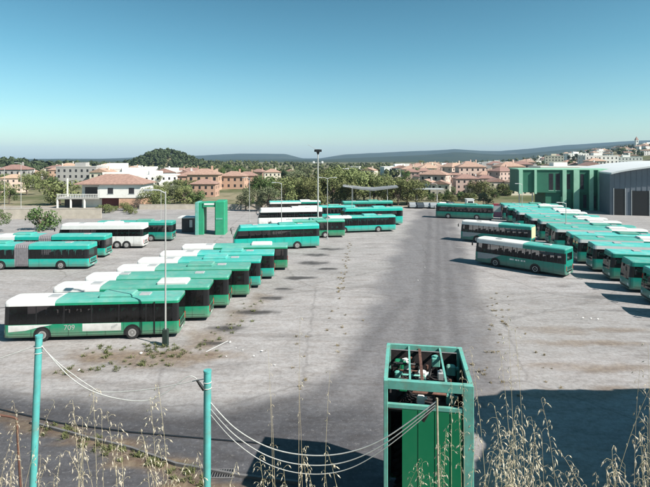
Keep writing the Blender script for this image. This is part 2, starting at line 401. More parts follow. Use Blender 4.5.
# ------------------------------------------------------------------ buses
def bus_shell(root, L, Ht, W, z1, z2, nwin, paint, roofF, roofR, split, rake, gl, xf, xr, cap_f=True, cap_r=True, side_black=True):
    zb = z1-.28
    lv = [(W/2-.06,.30),(W/2-.005,.44),(W/2,zb),(W/2,z1),(W/2-.025,z2),(W/2-.04,Ht-.20),(W/2-.10,Ht-.09),(W/2-.30,Ht-.025),(W/2-.8,Ht-.003)]
    K = len(lv)
    a, c = xf+(.40 if cap_f else .12), xr-(.45 if cap_r else .12)
    gap = .10; ww = (c-a-gap*(nwin-1))/nwin
    st = []
    if cap_f: st += [xf, xf+.05, xf+.16, xf+.34]
    else: st += [xf]
    wins = [(a+i*(ww+gap), a+i*(ww+gap)+ww) for i in range(nwin)]
    for p, q in wins: st += [p, q]
    if cap_r: st += [xr-.3, xr-.12, xr-.04, xr]
    else: st += [xr]
    if xf < split < xr: st.append(split)
    st = sorted(set(round(v, 4) for v in st))
    def ys(x):
        k = 1.0
        if cap_f: k = min(k, np.interp(x-xf, [0,.05,.16,.34], [.84,.92,.975,1]))
        if cap_r: k = min(k, np.interp(xr-x, [0,.04,.12,.3], [.88,.945,.985,1]))
        return float(k)
    def P(x, k, s):
        y, z = lv[k]; X_ = x
        if cap_f and z > zb:
            t = (z-zb)/(Ht-zb); X_ += rake*t**1.3*max(0, 1-(x-xf)/2.4)
        if cap_f and z < zb: X_ -= .05*max(0, 1-(x-xf)/.4)*0
        return (X_, s*y*ys(x), z)
    body = MB(); roof = MB(); panes = []
    for i in range(len(st)-1):
        p, q = st[i], st[i+1]; mid = (p+q)/2
        win = any(u-1e-3 <= p and q <= v+1e-3 for u, v in wins)
        wh = mid < split
        for s in (-1, 1):
            for k in range(K-1):
                f = [P(p,k,s), P(q,k,s), P(q,k+1,s), P(p,k+1,s)]
                if s > 0: f = f[::-1]
                if k == 3 and win:
                    pid = [j for j, (u, v) in enumerate(wins) if u-1e-3 <= p and q <= v+1e-3][0]
                    panes.append((pid, s, f)); continue
                tgt = roof if k >= 5 else body
                tgt.mi = (1 if k == 3 and side_black else 0) if k < 4 else (2 if k == 4 and wh else 0) if k == 4 else (1 if wh else 0)
                tgt.add(f, [(0,1,2,3)], k >= 5)
        roof.mi = 1 if wh else 0
        roof.add([P(p,K-1,-1), P(q,K-1,-1), P(q,K-1,1), P(p,K-1,1)], [(0,1,2,3)])
        body.mi = 1; body.add([P(p,0,-1), P(q,0,-1), P(q,0,1), P(p,0,1)], [(3,2,1,0)])
    fg = []; rg = []
    for (x, on, front) in ((st[0], cap_f, True), (st[-1], cap_r, False)):
        for k in range(K-1):
            f = [P(x,k,-1), P(x,k,1), P(x,k+1,1), P(x,k+1,-1)]
            if front: f = f[::-1]
            if on and front and k in (2, 3): fg.append(f); continue
            if on and not front and k == 3: rg.append(f); continue
            if not on and k > 0 and k < 5: continue
            if k >= 5: roof.mi = 1 if x < split else 0; roof.add(f, [(0,1,2,3)])
            else: body.mi = 0 if k != 3 else 1; body.add(f, [(0,1,2,3)])
    body.build('body', [paint, BLACK, WHITE], root)
    roof.build('roof', [roofR, roofF], root)
    for s in (-1, 1):
        for j in range(nwin):
            m = MB()
            for pid, s_, f in panes:
                if pid == j and s_ == s: m.add([(x, y-s*.012, z) for x, y, z in f], [(0,1,2,3)])
            m.build('side_window', gl, root)
    for lst, nm in ((fg, 'windshield'), (rg, 'rear_window')):
        if lst:
            m = MB()
            for f in lst: m.add(f, [(0,1,2,3)])
            m.build(nm, gl, root)
    # floor and seats
    it = MB(); it.box(xf+.4, -W/2+.08, .75, xr-.2, W/2-.08, .80)
    it.build('cabin_floor', INNER, root)
    it = MB(); x = xf+1.9
    while x < xr-.9:
        for y0 in (-W/2+.14, W/2-1.04):
            it.bev(x, y0, .80, x+.46, y0+.9, 1.22, .03); it.bev(x+.38, y0, 1.1, x+.50, y0+.9, min(1.95, z2-.25), .04)
        x += .82
    it.build('seat_rows', SEAT, root)

def wheel(root, x, y, s, r=.49):
    m = MB(); pts = []
    m.tube([(x,y,r),(x,y+s*.03,r),(x,y+s*.26,r),(x,y+s*.30,r)], [r*.90,r,r,r*.90], 22, True, False)
    o = m.build('wheel', RUBBER, root)
    m = MB(); m.tube([(x,y+s*.285,r),(x,y+s*.315,r),(x,y+s*.315,r),(x,y+s*.29,r),(x,y+s*.33,r)], [r*.60,r*.60,r*.42,r*.20,r*.15], 18, True, False)
    m.build('rim', RIM, o)
def wheels(root, axles, W, r=.49):
    for x in axles:
        for s in (-1, 1):
            m = MB(); poly = [(x+.60*math.cos(t), r+.60*math.sin(t)) for t in np.linspace(0, math.pi, 15)]+[(x-.60,.31),(x+.60,.31)]
            m.prism(poly, s*(W/2-.10), s*(W/2+.006)); m.build('wheel_arch', BLACK, root)
            wheel(root, x, s*(W/2-.285), s, r)
def end_details(root, xf, xr, W, Ht, z1, coach=False):
    for s in (-1, 1):
        m = MB(); m.bev(xf-.03, s*W*.36-.16, .62, xf+.1, s*W*.36+.16, .84, .03); m.build('headlight', LAMPW, root)
        m = MB(); m.bev(xr-.05, s*W*.39-.07, .75, xr+.03, s*W*.39+.07, 1.25, .02); m.build('tail_light', LAMPR, root)
        m = MB(); y = s*(W/2+.10)
        m.tube([(xf+.15, s*W*.44, Ht-.45),(xf-.18, y, Ht-.40),(xf-.28, y+s*.04, Ht-.55)], .02, 6)
        m.bev(xf-.34, y-.08, Ht-.98, xf-.22, y+.12, Ht-.55, .03); m.build('mirror', BLACK, root)
    m = MB(); m.box(xr-.02, -.26, .40, xr+.016, .26, .51); m.build('number_plate', WHITE, root)
    m = MB()
    for y in (-.55, .35): m.tube([(xf-.02,y,z1-.2),(xf-.04,y+.3,z1+.45)], .014, 5)
    m.build('wipers', BLACK, root)
    m = MB(); m.box(xf-.02, -W*.44, .36, xf+.12, W*.44, .50); m.build('front_bumper', BLACK, root)
    m = MB(); m.box(xr-.1, -W*.34, .55, xr+.012, W*.34, .70)
    for k in range(5): m.box(xr-.1, -W*.27, .80+k*.07, xr+.012, W*.27, .84+k*.07)
    m.build('engine_grille', BLACK, root)
def roof_bits(root, L, Ht, ac=True, col=None, hatches=(-.25,.28), acx=.12):
    for h in hatches:
        m = MB(); m.bev(h*L-.4, -.35, Ht-.02, h*L+.4, .35, Ht+.07, .03); m.build('roof_hatch', GREYP, root)
    if ac:
        m = MB(); m.bev(acx*L-1.2, -.78, Ht-.03, acx*L+1.2, .78, Ht+.20, .09)
        m.build('air_conditioner', col or ROOFW, root)
def seams(root, xf, xr, W, z1, xsx):
    m = MB()
    for s in (-1, 1):
        m.box(xf+.4, s*(W/2+.001)-.004, .56, xr-.3, s*(W/2+.001)+.004, .575)
        for x in xsx: m.box(x-.008, s*(W/2+.001)-.004, .34, x+.008, s*(W/2+.001)+.004, z1-.02)
    m.build('panel_seams', BLACK, root)

def text_mesh(txt, size, name, m, parent, loc, rot):
    cu = bpy.data.curves.new(name, 'FONT'); cu.body = txt; cu.size = size; cu.extrude = .004; cu.align_x = 'CENTER'
    o = bpy.data.objects.new(name, cu); C.objects.link(o)
    dg = bpy.context.evaluated_depsgraph_get(); me = bpy.data.meshes.new_from_object(o.evaluated_get(dg))
    bpy.data.objects.remove(o); me.materials.clear(); me.materials.append(m)
    q = bpy.data.objects.new(name, me); C.objects.link(q); q.parent = parent; q.location = loc; q.rotation_euler = rot
    return q

def make_bus(name, L=12.1, Ht=2.88, W=2.5, z1=1.22, z2=2.52, nwin=6, paint=GREEN, roofF=ROOFW, roofR=ROOFG, split=.29, rake=.05, gl=GL_D, axles=None, ac=True, accol=None, acx=.12, r=.47, coach=False, nose=None, rear_pillars=False):
    root = empty(name); xf, xr = -L/2, L/2
    root['L'] = L; root['W'] = W
    bus_shell(root, L, Ht, W, z1, z2, nwin, paint, roofF, roofR, xf+split*L, rake, gl, xf, xr)
    wheels(root, axles or (xf+2.65, xr-3.25), W, r)
    end_details(root, xf, xr, W, Ht, z1, coach)
    roof_bits(root, L, Ht, ac, accol, acx=acx)
    seams(root, xf, xr, W, z1, [xf+1.9+i*(L-3.2)/7 for i in range(8)])
    if rear_pillars:
        for sd in (-1, 1):
            m = MB(); y0, y1 = sorted((sd*W*.44, sd*W*.32)); m.box(xr-.02, y0, z1-.02, xr+.012, y1, z2+.05); m.build('rear_pillar', paint, root)
        m = MB(); m.box(xr-.02, -W*.32, z1-.02, xr+.012, W*.32, z1+.30); m.build('rear_panel', paint, root)
    if nose:      # the slanted white nose panel of the city buses
        for s in (-1, 1):
            m = MB(); m.prism([(xf+.36,z1-.03),(xf+.36,.72),(xf+1.5,.80),(xf+2.3,.99),(xf+3.35,z1-.03)], s*(W/2-.02), s*(W/2+.006)); m.build('nose_panel', nose, root)
    return root
def make_artic(name, gl=GL_C, split=-1):
    root = empty(name); L, W, Ht, z1, z2 = 17.6, 2.5, 2.95, 1.25, 2.35
    root['L'] = L; root['W'] = W
    xr = L/2; xf = -L/2; j0, j1 = xr-8.5, xr-6.9
    bus_shell(root, 9, Ht, W, z1, z2, 5, TURQ, ROOFW, ROOFT, xf+split, .1, gl, xf, j0, True, False)
    bus_shell(root, 7, Ht, W, z1, z2, 4, TURQ, ROOFW, ROOFT, -99, .1, gl, j1, xr, False, True)
    m = MB(); N = 15; xsb = np.linspace(j0, j1, N)
    for i in range(N-1):
        k0 = 1-.04*(i % 2); k1 = 1-.04*((i+1) % 2)
        prof = [(-1.25,.40),(-1.25,2.6),(-1.05,2.92),(1.05,2.92),(1.25,2.6),(1.25,.40)]
        vs_ = [(xsb[i], y*k0, z if z < 2.5 else z*k0) for y, z in prof]+[(xsb[i+1], y*k1, z if z < 2.5 else z*k1) for y, z in prof]
        m.add(vs_, [(q, q+6, (q+1) % 6+6, (q+1) % 6) for q in range(6)])
    m.build('bellows', BELLOW, root)
    wheels(root, (xf+2.6, j0-1.6, xr-3.2), W, .48); end_details(root, xf, xr, W, Ht, z1)
    roof_bits(root, L, Ht, True, ROOFT, (-.3,.34), -.12); seams(root, xf, xr, W, z1, [xf+2+i*2 for i in range(3)]+[j1+1.2, j1+4.6])
    return root

PROTO = {
 'city':  make_bus('city_bus', nose=WHITE, accol=ROOFG),
 'cityW': make_bus('city_bus', split=.30, accol=ROOFW, acx=.25, nose=WHITE),
 'turq':  make_bus('city_bus', paint=TURQ, roofR=ROOFT, split=.33, nwin=7, accol=ROOFT),
 'dark':  make_bus('city_bus', paint=GREEN, roofR=ROOFG, split=.22, nwin=5, ac=False),
 'coach': make_bus('coach', L=12.2, Ht=3.45, z1=1.72, z2=2.80, nwin=6, paint=TURQ, roofF=ROOFT, roofR=ROOFT, split=-1, rake=.95, coach=True, accol=ROOFT, r=.5),
 'wcoach':make_bus('coach', L=12.2, Ht=3.5, z1=1.75, z2=2.75, nwin=7, paint=WHITE, roofF=ROOFW, roofR=ROOFW, split=-1, rake=.6, axles=(-3.5, 2.4, 3.75), r=.5),
 'inter': make_bus('regional_bus', L=10.6, Ht=3.20, z1=1.50, z2=2.62, nwin=6, paint=TEAL, roofR=ROOFT, split=.56, rake=.22, gl=GL_C, ac=False, r=.5, nose=GREYP, rear_pillars=True),
 'interT':make_bus('regional_bus', L=11.8, Ht=3.20, z1=1.50, z2=2.62, nwin=6, paint=TEAL, roofF=ROOFT, roofR=ROOFW, split=.62, rake=.2, ac=True, accol=ROOFW, r=.5, acx=.2),
 'interG':make_bus('regional_bus', L=11.8, Ht=3.10, z1=1.45, z2=2.52, nwin=6, paint=TEAL, roofF=ROOFT, roofR=ROOFT, split=-1, rake=.2, ac=True, accol=ROOFG, r=.5),
 'artic': make_artic('articulated_bus'),
 'articW':make_artic('articulated_bus', GL_D, 6.0),
}
USED = set()
def place(kind, corner, side, a, label, group, base=None):
    p = PROTO[kind]
    o = p if kind not in USED else copy_tree(p)
    USED.add(kind)
    L, W = p['L'], p['W']; a = R(a); ca, sa = math.cos(a), math.sin(a)
    lx, ly = (L/2 if side == 'r' else -L/2), -W/2
    o.location = (corner[0]-(lx*ca-ly*sa), corner[1]-(lx*sa+ly*ca), 0.012); o.rotation_euler = (0,0,a)
    tag(o, label, 'bus', group); return o
GL_ = 'buses ranked along the left side of the lane'
A = place('city', G(178.5,338), 'r', 4.5, 'nearest green and white city bus with a white advert panel', GL_)
place('cityW', G(209,321.5), 'r', 4, 'green city bus with pale roof units directly behind the nearest city bus', GL_)
place('dark', G(228.5,309), 'r', 4, 'third bus back in the left rank, green with a dark grey windowed tail', GL_)
place('city', G(249,298), 'r', 4, 'fourth bus back in the left rank, green with a long white roof front', GL_)
place('turq', G(260.5,288.5), 'r', 4, 'fifth bus back in the left rank, first of the turquoise ones', GL_)
place('turq', G(274,279.5), 'r', 4, 'sixth bus back in the left rank, turquoise, between two other buses', GL_)
place('cityW', G(287.5,270.5), 'r', 4, 'last city bus of the left rank, in front of the turquoise coach', GL_)
place('coach', G(319.5,248), 'r', 13, 'turquoise coach with raked windscreen behind the left rank of city buses', GL_)
place('city', G(345,237.5), 'r', 7, 'white fronted green bus just beyond the turquoise coach, beside the double armed lamp', GL_)
place('turq', G(396,231.5), 'r', 12, 'turquoise bus with white roof front at the lane end of the far left rank', GL_)
place('coach', G(403,225), 'r', 10, 'turquoise coach farthest out towards the lane, behind a turquoise bus', GL_)
place('interG', G(393,214.5), 'r', 8, 'teal bus under the grey canopy at the far end of the left rank', GL_)
place('wcoach', (-.5, 93.5), 'r', 8, 'white coach half hidden behind the turquoise coach in the left rank', GL_)
place('turq', (6.5, 104), 'r', 8, 'turquoise bus in front of the olive trees, left of the grey canopy', GL_)
place('interT', (-1, 112), 'r', 8, 'teal and white bus deepest in the left rank below the olive trees', GL_)
GM_ = 'buses parked on the far left of the yard'
place('artic', G(88.5,269.5), 'r', 1.5, 'turquoise articulated bus with grey bellows on the far left', GM_)
place('articW', G(105,258), 'r', 1.5, 'turquoise bus with white roof front behind the articulated bus', GM_)
place('wcoach', G(143,248.5), 'r', 1.5, 'white coach with twin rear axles in front of the villa', GM_)
place('interG', G(172,241.5), 'r', 2, 'turquoise bus poking out beyond the white coach near the green wash gantry', GM_)
GR_ = 'buses ranked along the right side of the yard'
R1 = place('inter', G(565.5,278.5), 'r', -45, 'teal regional bus with half white roof standing alone in front of the right rank', 'buses standing apart on the right')
R2 = place('inter', G(531,248.5), 'r', -38, 'teal regional bus with cream rear panel behind the lone half white roofed bus', 'buses standing apart on the right')
R3 = place('interG', G(493,220.5), 'r', -22, 'dark teal bus alone at the far right of the lane beside the pink poster', 'buses standing apart on the right')
ordn = ['','','','nearest','second','third','fourth','fifth','sixth','seventh','eighth','ninth','tenth','eleventh','twelfth','thirteenth','fourteenth','fifteenth','sixteenth','seventeenth']
for k in range(-2, 15):
    d = 47.3+k*4.25; x = 29.4+.15*(d-47.5)+(random.uniform(-.5,.5) if k > 1 else 0)
    kd = ['interG','interG','interG','interG','interT','interT','interG','interT','interG','interT','interT','interG','interT','interT','interG','interT','interG'][k+2]
    place(kd, (x, d), 'l', -12, ('bus of the right rank just out of view, throwing a shadow on the pale asphalt' if k < 0 else
        '%s bus in view of the right rank, teal with a %s roof' % (ordn[k+3], 'half white' if kd == 'interT' else 'pale turquoise')), GR_)
# things only some buses carry
m = MB(); m.prism([(-.65,.66),(2.02,.66),(2.02,1.20),(-.65,1.20)], -1.24, -1.256); m.build('advert_panel', WHITE, A)
for i in range(5):
    m = MB(); m.box(1.35+i*.09, -1.262, .80+.05*i, 1.40+i*.09, -1.2555, .98+.04*i); m.build('advert_mark', GREYP, A)
text_mesh('709', .52, 'fleet_number', WHITE, A, (-1.55,-1.258,.78), (R(90),0,0))
m = MB(); m.bev(4.3,-1.285,.30,4.40,-1.256,2.65,.01); m.build('drain_pipe', BLACK, A)
for i, wd in enumerate((.30,.16,.26,.16,.22,.18)):
    m = MB(); m.box(-.9+i*.33, -1.258, 1.10, -.9+i*.33+wd, -1.2515, 1.27); m.build('lettering', WHITE, R1)
m = MB(); m.bev(5.30,-1.0,1.35,5.33,1.0,2.95,.01); m.build('cream_rear_panel', YEL, R2)

# ------------------------------------------------------------------ green wash gantries
PALE = mat('pale_teal_steel', (.12,.37,.31), .55, .2, 2.5, dirt=(.19,.17,.12,.7), dscale=2.2)
PANEL = mat('green_sheet_panel', (.006,.17,.075), .45, .12, 1.2, dirt=(.03,.14,.07,.6), dscale=1.2)
RUST = mat('rusty_steel', (.11,.05,.035), .85, .5, 5)
DARKB = mat('dark_brush_and_shade', (.022,.017,.018), .95, .5, 9, bump=.6)  # brush colour, also the painted shade inside the gantry
GALV = mat('galvanised_steel', (.42,.43,.43), .5, .15, 3, metal=.4)
def wash_gantry(loc, rz, label):
    r = empty('wash_gantry', loc, rz); Wd, Dp, Hh = 2.95, 3.4, 5.5
    tag(r, label, 'wash gantry', 'green bus wash gantries')
    for x0, x1, y0, y1 in ((0,.14,0,.16),(Wd-.34,Wd,0,.22),(0,.16,Dp-.16,Dp),(Wd-.2,Wd,Dp-.16,Dp)):
        m = MB(); m.bev(x0,y0,0,x1,y1,Hh,.015); m.build('column', PALE, r)
    for (x0,y0,z0,x1,y1,z1) in ((.14,.003,Hh-.28,Wd-.34,.20,Hh-.003),(.16,Dp-.15,Hh-.18,Wd-.2,Dp-.01,Hh-.003),(.003,.16,Hh-.18,.13,Dp-.16,Hh-.003),(Wd-.14,.22,Hh-.18,Wd-.003,Dp-.16,Hh-.003)):
        m = MB(); m.box(x0,y0,z0,x1,y1,z1); m.build('top_beam', PALE, r)
    for x in (.85, 2.05):
        m = MB(); m.box(x,.2,Hh-.12,x+.07,Dp-.15,Hh-.03); m.build('roof_bar', PALE, r)
    for x in (1.25,):
        m = MB(); m.box(x,.2,Hh-.20,x+.10,Dp-.15,Hh-.10); m.build('roof_bar', RUST, r)
    m = MB(); m.box(.14,.02,Hh-.92,Wd-.34,.16,Hh-.80); m.build('sill_beam', PALE, r)
    m = MB(); m.box(.62,.03,.1,Wd-.36,.09,Hh-.92)
    for x in (1.15,1.7,2.2): m.box(x,.018,.1,x+.02,.03,Hh-.93)
    m.build('front_panel', PANEL, r)
    m = MB(); m.box(Wd-.07,.22,.2,Wd-.03,Dp-.16,Hh-.22); m.build('side_panel', PANEL, r)
    m = MB(); m.box(.03,.17,.2,.07,Dp-.17,Hh-.22); m.build('side_panel', PANEL, r)
    m = MB(); m.box(.16,Dp-.09,.1,Wd-.2,Dp-.05,Hh-.5); m.build('rear_panel', PANEL, r)
    for x, y in ((.75,1.0),(1.55,2.3),(2.3,1.2)):
        m = MB(); m.tube([(x,y,.3),(x,y,Hh-.35)],[.05,.05],8); b_ = m.build('brush', RUST, r)
        m = MB()
        for kk in range(66):
            z = .5+kk*.066; a0 = kk*.9
            for q in range(9):
                an = a0+q*2*math.pi/9; rr = .40+.06*math.sin(kk*1.7+q)
                m.add([(x+.05*math.cos(an),y+.05*math.sin(an),z),(x+rr*math.cos(an+.15),y+rr*math.sin(an+.15),z-.06),(x+rr*math.cos(an-.15),y+rr*math.sin(an-.15),z-.02)],[(0,1,2)])
        m.build('bristles', DARKB, b_)['kind'] = 'stuff'
    for x, y, z, s, mm_ in ((1.35,1.9,Hh-.55,.30,WHITE),(1.75,1.1,Hh-.62,.24,GALV),(1.25,.5,Hh-.78,.26,WHITE),(.5,2.6,Hh-.5,.34,PANEL),(2.25,.6,Hh-.75,.3,PALE),(2.45,2.5,Hh-.55,.34,PALE),(.45,1.6,Hh-.45,.22,PALE)):
        m = MB(); m.bev(x-s/2,y-s*.4,z-s*.5,x+s/2,y+s*.4,z+s*.5,.04)
        m.tube([(x,y,z),(x+s*.8,y+.05,z+.02)], s*.25, 10); m.build('motor', mm_, r)
    m = MB()
    for q in range(5):
        pts = [(.3+.4*q+.25*t, .4+.5*q*(1-t)+2.2*t, Hh-.45-.35*math.sin(math.pi*t)) for t in np.linspace(0,1,9)]
        m.tube(pts, .025, 6)
    m.build('hoses', BLACK, r)
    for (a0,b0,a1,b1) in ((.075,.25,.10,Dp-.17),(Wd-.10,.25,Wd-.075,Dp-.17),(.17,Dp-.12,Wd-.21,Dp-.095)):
        m = MB(); m.box(a0,b0,.3,a1,b1,Hh-.24); m.build('shade_lining', DARKB, r)  # dark boards added over the green panels to paint the cage's inner shade
    rq = random.Random(5)
    for q in range(7):
        y = .55+q*.38; z = Hh-rq.uniform(.25,.8); x0 = rq.uniform(.2,1.2); x1 = x0+rq.uniform(.6,1.3)
        m = MB(); m.tube([(x0,y,z),(x1,y,z),(x1+.05,y+.05,z-.5)], rq.uniform(.025,.05), 7); m.build('pipe', (RUST,GALV,PANEL,PALE,BLACK)[q % 5], r)
    for q in range(9):
        x, y, z, t_ = rq.uniform(.35,2.4), rq.uniform(.5,Dp-.4), Hh-rq.uniform(.3,.75), rq.uniform(.09,.17)
        m = MB(); m.bev(x-t_,y-t_,z-t_,x+t_,y+t_*1.2,z+t_,.025); m.disc((x,y,z+t_),(0,0,1),t_*.6,.06,10); m.build('valve_box', (BLACK,RUST,WHITE,BLACK,PANEL,DARKB,GALV,BLACK,PALE)[q], r)
    m = MB(); m.box(.16,.25,Hh-1.15,Wd-.36,Dp-.2,Hh-1.08); m.build('shade_deck', DARKB, r)  # dark sheet added to make the cast shadow solid and the cage dark
    return r
wash_gantry((1.98,16.55,0), R(-9), 'big green wash gantry with open pipework top in the foreground')
# the far portal, at the edge of the left yard
gx, gy = G(195,235)
r = empty('wash_portal', (gx, gy, 0), R(3)); tag(r, 'far green wash portal with an open middle beside the small white roofed hut', 'wash gantry')
PORT = mat('green_portal_steel', (.02,.27,.14), .5, .12, 1.2, dirt=(.08,.25,.16,.4))
m = MB(); m.bev(0,0,0,.55,3.4,5.5,.04); m.build('column', PALE, r)
m = MB(); m.bev(.55,.25,0,1.35,3.3,5.4,.04); m.build('column', PORT, r)
m = MB(); m.bev(3.3,-.1,0,5.0,3.3,5.7,.15); m.build('column', PORT, r)
m = MB(); m.box(1.35,.1,4.7,3.3,3.2,5.45); m.build('top_beam', PORT, r)
m = MB(); m.box(1.5,.05,5.05,3.2,.1,5.35); m.build('name_board', WHITE, r)
m = MB(); m.box(3.5,-.14,2.6,4.6,-.1,2.85); m.build('control_panel', PALE, r)
gx, gy = G(181,233)
r = empty('hut', (gx, gy, 0), R(3)); tag(r, 'small dark hut with a flat white roof beside the far wash portal', 'hut')
CONC = mat('concrete', (.34,.325,.30), .9, .2, .8, dirt=(.2,.18,.15,.5))
m = MB(); m.box(-.5,-.3,2.55,2.4,3,2.72); m.build('roof', ROOFW, r)
m = MB(); m.box(0,.5,0,1.9,2.8,2.55); m.build('wall', mat('dark_hut_wall', (.06,.055,.055), .8, .3, 1), r)
m = MB(); m.box(1.35,.42,.9,1.85,.5,2.2); m.build('door', WHITE, r)

# ------------------------------------------------------------------ lamp posts and masts
POLE = mat('lamp_pole_steel', (.44,.43,.41), .5, .12, 2, metal=.2)
BASEK = mat('dark_pole_base', (.015,.03,.024), .7, .3, 3)
def lamp_post(x, y, h, label, arms=1, base=False, rad=.065, group='lamp posts around the yard', z=0):
    r = empty('lamp_post', (x, y, z)); tag(r, label, 'lamp post', group)
    m = MB(); m.tube([(0,0,0),(0,0,h)],[rad,rad*.62],10); m.build('pole', POLE, r)
    if base:
        m = MB(); m.bev(-.19,-.17,0,.19,.17,1.15,.03); m.build('base_box', BASEK, r)
    else:
        m = MB(); m.bev(-.16,-.16,0,.16,.16,.25,.03); m.build('base_box', GALV, r)
    for s in ([-1] if arms == 1 else [-1,1]):
        m = MB(); m.tube([(0,0,h-.15),(s*.4,0,h+.05),(s*1.0,0,h+.08)],[.05,.045,.04],8); a_ = m.build('arm', POLE, r)
        m = MB(); m.bev(min(s*.9,s*1.5),-.13,h+.02,max(s*.9,s*1.5),.13,h+.14,.03); m.build('lamp_head', GREYP, a_)
    return r
gx, gy = G(165.5,345.5); lamp_post(gx, gy, 10.7, 'tall lamp post with a dark base in front of the nearest bus', 1, True)
for px, py, ytop, arms, lab in ((327.5,239,178,2,'double armed lamp post beside the white fronted bus'),
    (281.5,243,183,1,'lamp post rising behind the turquoise coach'),
    (566,243,203,1,'lamp post between the right rank and the lone regional bus'),
    (522,221,184,1,'lamp post at the far end of the right rank'),
    (352,226,187,1,'thin lamp post in front of the grey canopy'),
    (249.5,222,178,1,'lamp post before the dark green tree in the middle'),
    (437,207.5,184,1,'lamp post at the far end of the lane beside parked cars'),
    (21,215,163,1,'taller of two lamp posts at the far left edge'),
    (4.5,215,168,1,'leftmost lamp post of the yard'),
    (161,228,190,1,'lamp post behind the turquoise bus near the hut')):
    gx, gy = G(px, py); lamp_post(gx, gy, CAM_H-(ytop-HOR)/F*gy, lab, arms)
gx, gy = G(318,236)
r = empty('floodlight_mast', (gx, gy, 0)); tag(r, 'tallest mast in the yard topped by a black lamp cluster', 'mast')
h = CAM_H+(HOR-154)/F*gy
m = MB(); m.tube([(0,0,0),(0,0,h)],[.16,.09],10); m.build('pole', POLE, r)
m = MB(); m.disc((0,0,h-.1),(0,0,1),.10,.75,12,.42); m.disc((0,0,h+.65),(0,0,1),.45,.12,12,.3)
for k in range(6):
    a = k*math.pi/3; m.bev(.42*math.cos(a)-.2,.42*math.sin(a)-.2,h+.35,.42*math.cos(a)+.2,.42*math.sin(a)+.2,h+.75,.04)
m.build('lamp_cluster', BLACK, r)
m = MB(); m.tube([(-.2,0,h+.7),(-1.7,0,h+1.55)],[.035,.025],6); m.build('rod', GREYP, r)
m = MB(); m.tube([(-.75,0,h-1.5),(.75,0,h-1.5)],.05,6); m.build('cross_arm', POLE, r)
for s in (-1,1):
    m = MB(); m.bev(s*.72-.16,-.16,h-1.55,s*.72+.16,.16,h-1.2,.04); m.build('floodlight', ROOFW, r)
gx, gy = G(436,206)
r = empty('lane_shelter', (gx-2, gy+3, 0)); tag(r, 'small dark flat roofed shelter at the far end of the lane', 'shelter')
m = MB(); m.bev(-4,-1.5,4.3,4.5,1.5,4.6,.08); m.build('roof', GREYP, r)
for x in (-2.6, 3): 
    m = MB(); m.tube([(x,0,0),(x,0,4.3)],.12,8); m.build('post', POLE, r)

# ------------------------------------------------------------------ canopy
r = empty('canopy', (XD(370,128), 128, 0), R(-4)); tag(r, 'grey butterfly roofed canopy in front of the olive trees', 'canopy')
m = MB(); m.prism([(-7,5.7),(-2,4.9),(1,4.7),(7,5.5),(7,5.8),(1,5.15),(-2,5.3),(-7,5.95)], -4, 4); m.build('roof', mat('grey_canopy_sheet', (.21,.215,.22), .55, .12, .6), r)
for x in (-4.5, 0, 4.5):
    m = MB(); m.tube([(x,0,0),(x,0,5.0)],.13,8); m.build('post', POLE, r)

# ------------------------------------------------------------------ green building and warehouse on the right
DKG = mat('dark_green_cladding', (.018,.125,.075), .6, .15, .5, dirt=(.03,.12,.08,.4))
LTG = mat('pale_green_pilaster', (.27,.50,.36), .6, .12, .6)
DARKW = mat('dark_window_glass', (.03,.03,.035), .15, .3, 2)
r = empty('green_building', (XD(519,124), 124, 0), R(-8)); tag(r, 'long dark green building with pale green pilasters behind the right rank', 'building')
LB = 22.5
m = MB(); m.box(0,0,4.3,LB,10,10.0); m.box(6.5,.4,0,LB,10,4.3); m.build('wall', DKG, r)
m = MB(); m.box(-.25,-.25,10.0,LB+.25,10.2,10.3); m.build('roof', LTG, r)
for x, wdt, z0 in ((-.1,.9,4.0),(3.6,.55,4.0),(10.3,.9,0),(12.9,1.3,0),(16.6,.9,0),(18.6,1.1,0),(21.6,1.1,0)):
    m = MB(); m.box(x,-.55,z0,x+wdt,.0,9.98); m.build('pilaster', LTG, r)
for x in (7.2,8.8):
    m = MB(); m.box(x,-.03,4.9,x+1.0,.05,9.1); o = m.build('window', DARKW, r)
    m = MB(); m.box(x-.12,-.05,4.75,x+1.12,-.031,4.9); m.build('sill', LTG, o)
for x, z0, z1_ in ((11.4,5.2,9.0),(14.6,5.2,9.0),(15.4,.5,3.8),(17.6,.5,3.6),(20,1,8.6)):
    m = MB(); m.box(x,-.03 if z0 > 4.3 else .37,z0,x+.8,.45,z1_); m.build('window', DARKW, r)
for x in (.3, 3.5):
    m = MB(); m.tube([(x,1,0),(x,1,4.3)],.15,8); m.build('post', POLE, r)
WH = mat('grey_blue_cladding', (.13,.15,.18), .6, .10, .4, dirt=(.10,.12,.15,.4), dscale=.3)
WHR = mat('pale_barrel_roof', (.62,.62,.61), .5, .06, .4)
r = empty('warehouse', (XD(610,112), 112, 0), R(-16)); tag(r, 'grey barrel roofed warehouse with dark doorways on the right edge', 'building')
SP = 44; arc = [(SP*t, 9.3+2.5*math.sin(math.pi*t)**.8) for t in np.linspace(0,1,25)]
m = MB(); m.prism([(0,0)]+arc+[(SP,0)], 0, 38); m.build('wall', WH, r)
m = MB()
for i in range(24):
    (x0,z0),(x1,z1_) = arc[i], arc[i+1]
    m.add([(x0,-1.2,z0+.02),(x1,-1.2,z1_+.02),(x1,39,z1_+.02),(x0,39,z0+.02),(x0,-1.2,z0+.4),(x1,-1.2,z1_+.4),(x1,39,z1_+.4),(x0,39,z0+.4)],[(0,3,2,1),(4,5,6,7),(0,1,5,4),(2,3,7,6),(1,2,6,5),(3,0,4,7)])
m.build('roof', WHR, r)
m = MB()
for x in np.arange(.9, SP, 1.1): m.box(x,-.06,0,x+.10,0,9.3+2.1*math.sin(math.pi*x/SP)**.8)
m.build('cladding_ribs', WH, r)
